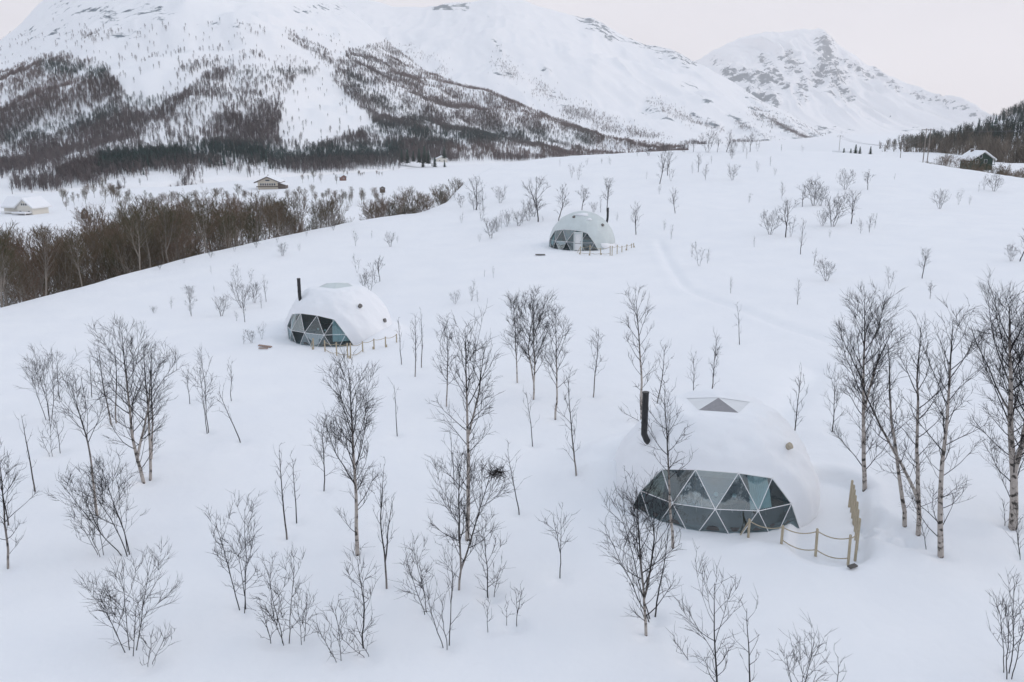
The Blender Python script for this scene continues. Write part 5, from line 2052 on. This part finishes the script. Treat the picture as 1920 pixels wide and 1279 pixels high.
ORD = ["leftmost", "second-from-left", "third-from-left", "fourth-from-left", "fifth-from-left", "sixth-from-left", "seventh-from-left", "eighth-from-left", "ninth-from-left", "tenth-from-left",
       "eleventh-from-left", "twelfth-from-left", "thirteenth-from-left", "fourteenth-from-left", "fifteenth-from-left", "sixteenth-from-left", "seventeenth-from-left", "eighteenth-from-left",
       "nineteenth-from-left", "twentieth-from-left"]
B, S, T_, P_ = "bush", "sprig", "tree", "pole"
PATCHES = [
    ("on the slope left of the stove pipe of the middle dome", "shrubs left of the middle dome",
     [(289, 587, 14, B), (321, 579, 20, S), (359, 593, 48, S), (357, 556, 22, B), (402, 548, 12, P_), (415, 593, 40, B), (444, 602, 18, S), (455, 577, 48, B), (459, 604, 50, P_), (444, 540, 42, S), (477, 568, 40, B), (471, 528, 22, S), (490, 578, 26, P_), (499, 566, 46, P_), (396, 513, 14, P_), (457, 645, 22, S), (472, 643, 24, B), (491, 636, 28, S)]),
    ("above the snow roof of the left middle dome", "shrubs above the middle dome",
     [(667, 461, 28, S), (670, 512, 32, S), (682, 541, 30, B), (694, 548, 52, S), (703, 530, 26, S), (712, 528, 44, T_), (697, 446, 14, P_), (732, 463, 26, B), (530, 480, 24, B), (561, 471, 14, S)]),
    ("in the thicket left of the farthest dome", "shrubs left of the farthest dome",
     [(921, 447, 36, B), (932, 434, 28, B), (950, 425, 32, B), (972, 424, 30, B), (991, 414, 36, B), (1001, 406, 34, B), (1009, 416, 78, T_), (1047, 414, 60, T_), (899, 453, 14, S), (1018, 416, 10, S), (980, 420, 24, S), (940, 428, 22, P_)]),
    ("on the knoll edge where the slope drops to the valley", "shrubs on the knoll edge",
     [(864, 389, 24, B), (893, 394, 58, T_), (890, 394, 30, B), (903, 414, 34, S), (938, 381, 30, B), (865, 418, 18, S), (852, 372, 14, S), (906, 395, 52, P_)]),
    ("just behind the roof of the farthest dome", "shrubs behind the farthest dome",
     [(1091, 394, 42, T_), (1113, 398, 18, B), (1126, 398, 30, P_), (1138, 396, 58, T_), (1157, 414, 14, S), (1072, 333, 24, S), (1084, 337, 28, S)]),
    ("right of the farthest dome beside the ski track", "shrubs right of the farthest dome",
     [(1192.5, 440, 54, T_), (1245, 432, 18, S), (1258, 449, 26, P_), (1266, 400, 42, T_), (1236, 364, 16, S), (1297, 482, 26, P_), (1311, 499, 40, S), (1326, 494, 26, S), (1370, 550, 30, P_)]),
    ("on the open slope left above the ski track", "shrubs on the open slope",
     [(853, 570, 24, B), (884, 564, 36, S), (895, 566, 22, P_), (925, 521, 20, P_), (745, 455, 12, S), (908, 520, 14, P_)]),
    ("high on the hill left of the crest dip", "shrubs below the crest on the left",
     [(1212, 336, 14, P_), (1237, 345, 54, T_), (1252, 329, 44, T_), (1258, 340, 30, S), (1100, 310, 12, S), (1144, 309, 14, S), (1050, 312, 14, P_), (1128, 307, 10, S)]),
    ("high on the hill below the middle of the crest", "shrubs below the crest in the middle",
     [(1309, 323, 32, T_), (1322, 338, 30, S), (1373, 338, 28, B), (1420, 322, 20, S), (1453, 329, 14, S), (1444, 311, 18, P_), (1404, 381, 18, S), (1372, 297, 18, B), (1400, 298, 22, P_), (1334, 307, 14, P_), (1298, 325, 20, P_)]),
    ("in the dark shrub cluster on the upper right slope", "shrubs on the upper right slope",
     [(1504, 388, 38, T_), (1526, 386, 52, B), (1538, 386, 34, B), (1542, 424, 30, B), (1561, 425, 62, B), (1596, 420, 58, T_), (1584, 356, 36, B), (1627, 356, 34, T_), (1556, 446, 14, S), (1614, 438, 26, S), (1630, 436, 34, S), (1640, 428, 28, P_)]),
    ("in the loose group left below the dark shrub cluster", "shrubs left below the dark cluster",
     [(1444, 440, 44, B), (1473, 445, 66, T_), (1482, 444, 36, S), (1501, 477, 66, P_), (1466, 373, 30, S), (1414, 463, 20, P_), (1438, 432, 26, S), (1526, 498, 30, P_), (1550, 527, 40, B), (1495, 571, 46, P_)]),
    ("scattered over the far right slope", "shrubs on the far right slope",
     [(1762, 392, 34, B), (1797, 384, 28, S), (1864, 359, 32, B), (1845, 356, 28, S), (1835, 360, 18, P_), (1729, 522, 52, T_), (1667, 541, 38, S), (1744, 560, 30, T_), (1912, 490, 62, T_), (1896, 490, 32, B), (1677, 337, 12, P_), (1818, 384, 16, S), (1870, 350, 24, P_)]),
    ("standing behind the crest against the pale ridge", "bushes on the crest skyline",
     [(1282, 285, 20, B), (1300, 285, 24, T_), (1326, 286, 40, B), (1345, 286, 28, T_), (1362, 285, 36, T_), (1372, 285, 24, B), (1393, 285, 28, S), (1406, 285, 34, T_), (1420, 284, 22, S), (1465, 284, 14, P_), (1245, 288, 18, B), (1216, 292, 22, B), (1195, 293, 14, S), (1505, 285, 12, S)]),
    ("along the snowy rim in front of the valley thicket", "shrubs on the valley rim",
     [(300, 505, 18, B), (345, 494, 20, S), (395, 483, 18, B), (440, 472, 20, S), (480, 464, 18, B), (520, 455, 22, S), (575, 443, 12, S), (625, 432, 14, B)]),
]
KIND = {"bush": "bushy", "sprig": "sparse", "tree": "tree-like", "pole": "thin upright"}
cnt_s = 0
for where, grp, rows in PATCHES:
    rows = sorted(rows)
    pts = ray_ground([r[0] for r in rows], [r[1] for r in rows], H)
    for k, ((px, py, hp, st), P) in enumerate(zip(rows, pts)):
        if P[1] > 205:                                   # ray grazed past the crest: stand it on the crest itself
            a = px_slope(px, py)[0]
            Y = float(np.interp(a, EA, EY)) - 1.0
            P = (a * Y, Y, float(H(np.array([a * Y]), np.array([Y]))[0]))
        h = at_y(px, py - hp, P[1])[2] - at_y(px, py, P[1])[2]
        tm, cm = SHRUBS[st][cnt_s % 4]
        sc = h / 3.05
        adj = "small" if h < 1.3 else ("tall" if h > 4.0 else "knee-deep" if h < 1.9 else "bare")
        root = empty("shrub", P, f"{ORD[k]} {KIND[st]} shrub {where}", "shrub", grp, RNG.uniform(0, 6.28))
        wsc = sc * RNG.uniform(0.9, 1.2)
        link("branches", tm, M["shrub"], root, (0, 0, 0), (0, 0, 0), (wsc, wsc, sc))
        link("twigs", cm, M["shrub"], root, (0, 0, 0), (0, 0, 0), (wsc, wsc, sc))
        cnt_s += 1


# ------------------------------------------------------------------ the thick wood below the left rim of the hill
def wood_proto(seed, h, cw, **kw):
    W = grow_tree(seed, (0.2, 0, h), cw, **kw)
    return W.mesh("trunk"), W.mesh("crown")


WOOD = [wood_proto(700 + k, 9.0, 4.4 + 0.5 * (k % 3), clear=0.24 + 0.06 * (k % 3), dens=0.62, tw=0.015, r0=0.12, fork=0.22 + 0.05 * (k % 4), steep=0.85, crook=0.03) for k in range(6)]
WOOD += [wood_proto(760 + k, 7.0, 4.6, stems=4, spread=0.2, clear=0.12, dens=0.55, tw=0.016, r0=0.07, steep=0.8) for k in range(4)]
THICK = [wood_proto(800 + k, 4.2, 3.4, stems=4, spread=0.3, clear=0.08, dens=0.7, tw=0.015, r0=0.045) for k in range(3)]

rw = random.Random(21)
edge_at = lambda a: float(np.interp(a, EA, EY))


LIM_X = [-150, 0, 130, 200, 350, 480, 560, 620, 700, 740, 860]
LIM_Y = [428, 424, 420, 388, 372, 354, 362, 376, 382, 352, 344]


def plant(px_lo, px_hi, s_lo, s_hi, n, protos, hlo, hhi, name, label, group, gap, skip=None, pw=1.0):
    spots = []
    tries = 0
    while len(spots) < n and tries < 60 * n:
        tries += 1
        px = rw.uniform(px_lo, px_hi)
        a = px_slope(px, 450)[0]
        s = s_lo + (s_hi - s_lo) * rw.random() ** pw
        Y = edge_at(a) + s
        X = a * Y
        if skip and skip(px, s, X, Y):
            continue
        if any((X - q[0]) ** 2 + (Y - q[1]) ** 2 < gap * gap for q in spots):
            continue
        spots.append((X, Y))
    zs = H(np.array([q[0] for q in spots]), np.array([q[1] for q in spots]))
    for (X, Y), z in zip(spots, zs):
        k = rw.randrange(len(protos))
        tm, cm = protos[k]
        h0 = 9.0 if (protos is WOOD and k < 6) else (7.0 if protos is WOOD else 4.2)
        h = rw.uniform(hlo, hhi)
        qx, qy, _ = project((X, Y, float(z) + h))
        if qx < 900:
            hm = at_y(float(qx), float(np.interp(qx, LIM_X, LIM_Y)) + rw.uniform(0, 1) ** 1.3 * 60 - 8, Y)[2] - float(z)
            h = min(h, hm)
        if h < 1.6:
            continue
        sc = h / h0
        lb = label(float(qx), Y - edge_at(X / Y)) if callable(label) else label
        root = empty(name, (X, Y, float(z) - 0.1), lb, "tree" if "tree" in name else "shrub", group, rw.uniform(0, 6.28))
        link("trunk", tm, M["wood_bark"], root, (0, 0, 0), (0, 0, 0), (sc * 1.05, sc * 1.05, sc))
        link("crown", cm, M["wood_twig"], root, (0, 0, 0), (0, 0, 0), (sc * 1.05, sc * 1.05, sc))
    return len(spots)


def LB(px, s):
    row = "front row" if s < 14 else ("middle rows" if s < 45 else "back rows")
    part = "left end" if px < 110 else ("left half" if px < 260 else ("middle" if px < 420 else "right half" if px < 560 else "right end"))
    return f"leafless brown tree in the {part} of the thick wood, {row}"


plant(-120, 330, 1, 40, 42, WOOD, 5.5, 10.0, "valley_tree", LB, "trees of the thick wood", 2.1)
plant(-60, 560, 36, 105, 76, WOOD, 7.5, 10.5, "valley_tree", LB, "trees of the thick wood", 2.7, lambda px, s, X, Y: px < 150 and s > 60)
plant(300, 760, 1, 36, 74, WOOD, 3.0, 6.5, "valley_tree", LB, "trees of the thick wood", 1.9)
def LB2(px, s):
    part = "left end" if px < 735 else ("left half" if px < 780 else ("right half" if px < 825 else "right end"))
    return f"low brown thicket bush in the {part} of the notch thicket, {'front' if s < 9 else 'middle' if s < 18 else 'back'} row"


plant(690, 872, 2, 30, 66, THICK, 2.2, 4.8, "thicket_bush", LB2, "thicket at the notch", 1.3, None)
plant(560, 860, 30, 66, 46, THICK, 2.5, 4.2, "thicket_bush", (lambda px, s: "low brown bush in the hedge line beyond the notch, " + ("left end" if px < 650 else "middle" if px < 760 else "right end")), "hedge beyond the notch", 2.0)
# bushes on the valley floor among the houses
VB = [(rw.uniform(110, 470), rw.uniform(372, 402)) for _ in range(46)] + [(rw.uniform(-20, 0), rw.uniform(400, 424)) for _ in range(3)] + [(rw.uniform(540, 720), rw.uniform(372, 386)) for _ in range(28)]
VB += [(rw.uniform(640, 725), rw.uniform(326, 331)) for _ in range(12)] + [(rw.uniform(160, 240), rw.uniform(350, 385)) for _ in range(14)] + [(rw.uniform(560, 640), rw.uniform(335, 345)) for _ in range(5)]
for (bx, by) in VB:
    Y = (CZ + 15.4) / -px_slope(bx, by)[1]
    P = at_y(bx, by, Y)
    z = float(H(np.array([P[0]]), np.array([P[1]]))[0])
    tm, cm = WOOD[rw.randrange(6)]
    h = rw.uniform(3.0, 6.5) * (0.6 if by < 335 else 1.0)
    sc = h / 9.0
    zone = "behind the back rows of the thick wood" if (bx < 480 and by > 366 and bx > 120) else ("in front of the cream white house" if bx <= 120 else ("in the hedge by the red brown hut" if by < 333 else ("on the field edge right of the thick wood" if bx > 530 and by > 360 else "in the open snowfield near the small dark shed" if bx < 300 else "in the snowfield right of the chalet")))
    root = empty("valley_bush", (P[0], P[1], z - 0.1), "leafless bush " + zone, "shrub", "bushes " + zone, rw.uniform(0, 6.28))
    link("branches", tm, M["wood_bark"], root, (0, 0, 0), (0, 0, 0), (sc, sc, sc))
    link("twigs", cm, M["wood_twig"], root, (0, 0, 0), (0, 0, 0), (sc, sc, sc))
# right side: scrub round the cabin
def LB4(px, s):
    part = "far left of the green cabin by the power poles" if px < 1740 else ("just left of the green cabin" if px < 1790 else ("in front of the green cabin" if px < 1868 else "right of the green cabin at the picture edge"))
    return f"leafless scrub bush {part}, {'on the rim' if s < 20 else 'behind the rim' if s < 45 else 'furthest back'}"


plant(1720, 2050, 6, 70, 90, THICK, 1.9, 3.6, "cabin_scrub", LB4, "scrub round the green cabin", 2.0)
plant(1620, 1760, 20, 90, 24, THICK, 1.8, 3.2, "cabin_scrub", LB4, "scrub round the green cabin", 3.0)


# ------------------------------------------------------------------ cold winter haze over the whole valley
mh = bpy.data.materials.new("haze")
mh.use_nodes = True
mh.node_tree.nodes.clear()
ho = mh.node_tree.nodes.new("ShaderNodeOutputMaterial")
hv = mh.node_tree.nodes.new("ShaderNodeVolumePrincipled")
hv.inputs["Color"].default_value = (1.0, 0.955, 0.94, 1)
hv.inputs["Density"].default_value = 0.00007
hv.inputs["Anisotropy"].default_value = 0.2
mh.node_tree.links.new(hv.outputs[0], ho.inputs["Volume"])
mb = MB()
mb.box((0, 0, 0), (21200, 21200, 1.0))
lo_z, hi_z = -60.0, 1250.0
mb.v = [(x, y, lo_z if z < 0 else hi_z) for x, y, z in mb.v]
hz = mb.build("haze", mh)
tag(hz, "thin cold haze filling the valley air", None, None, "stuff")
SC.cycles.volume_bounces = 2
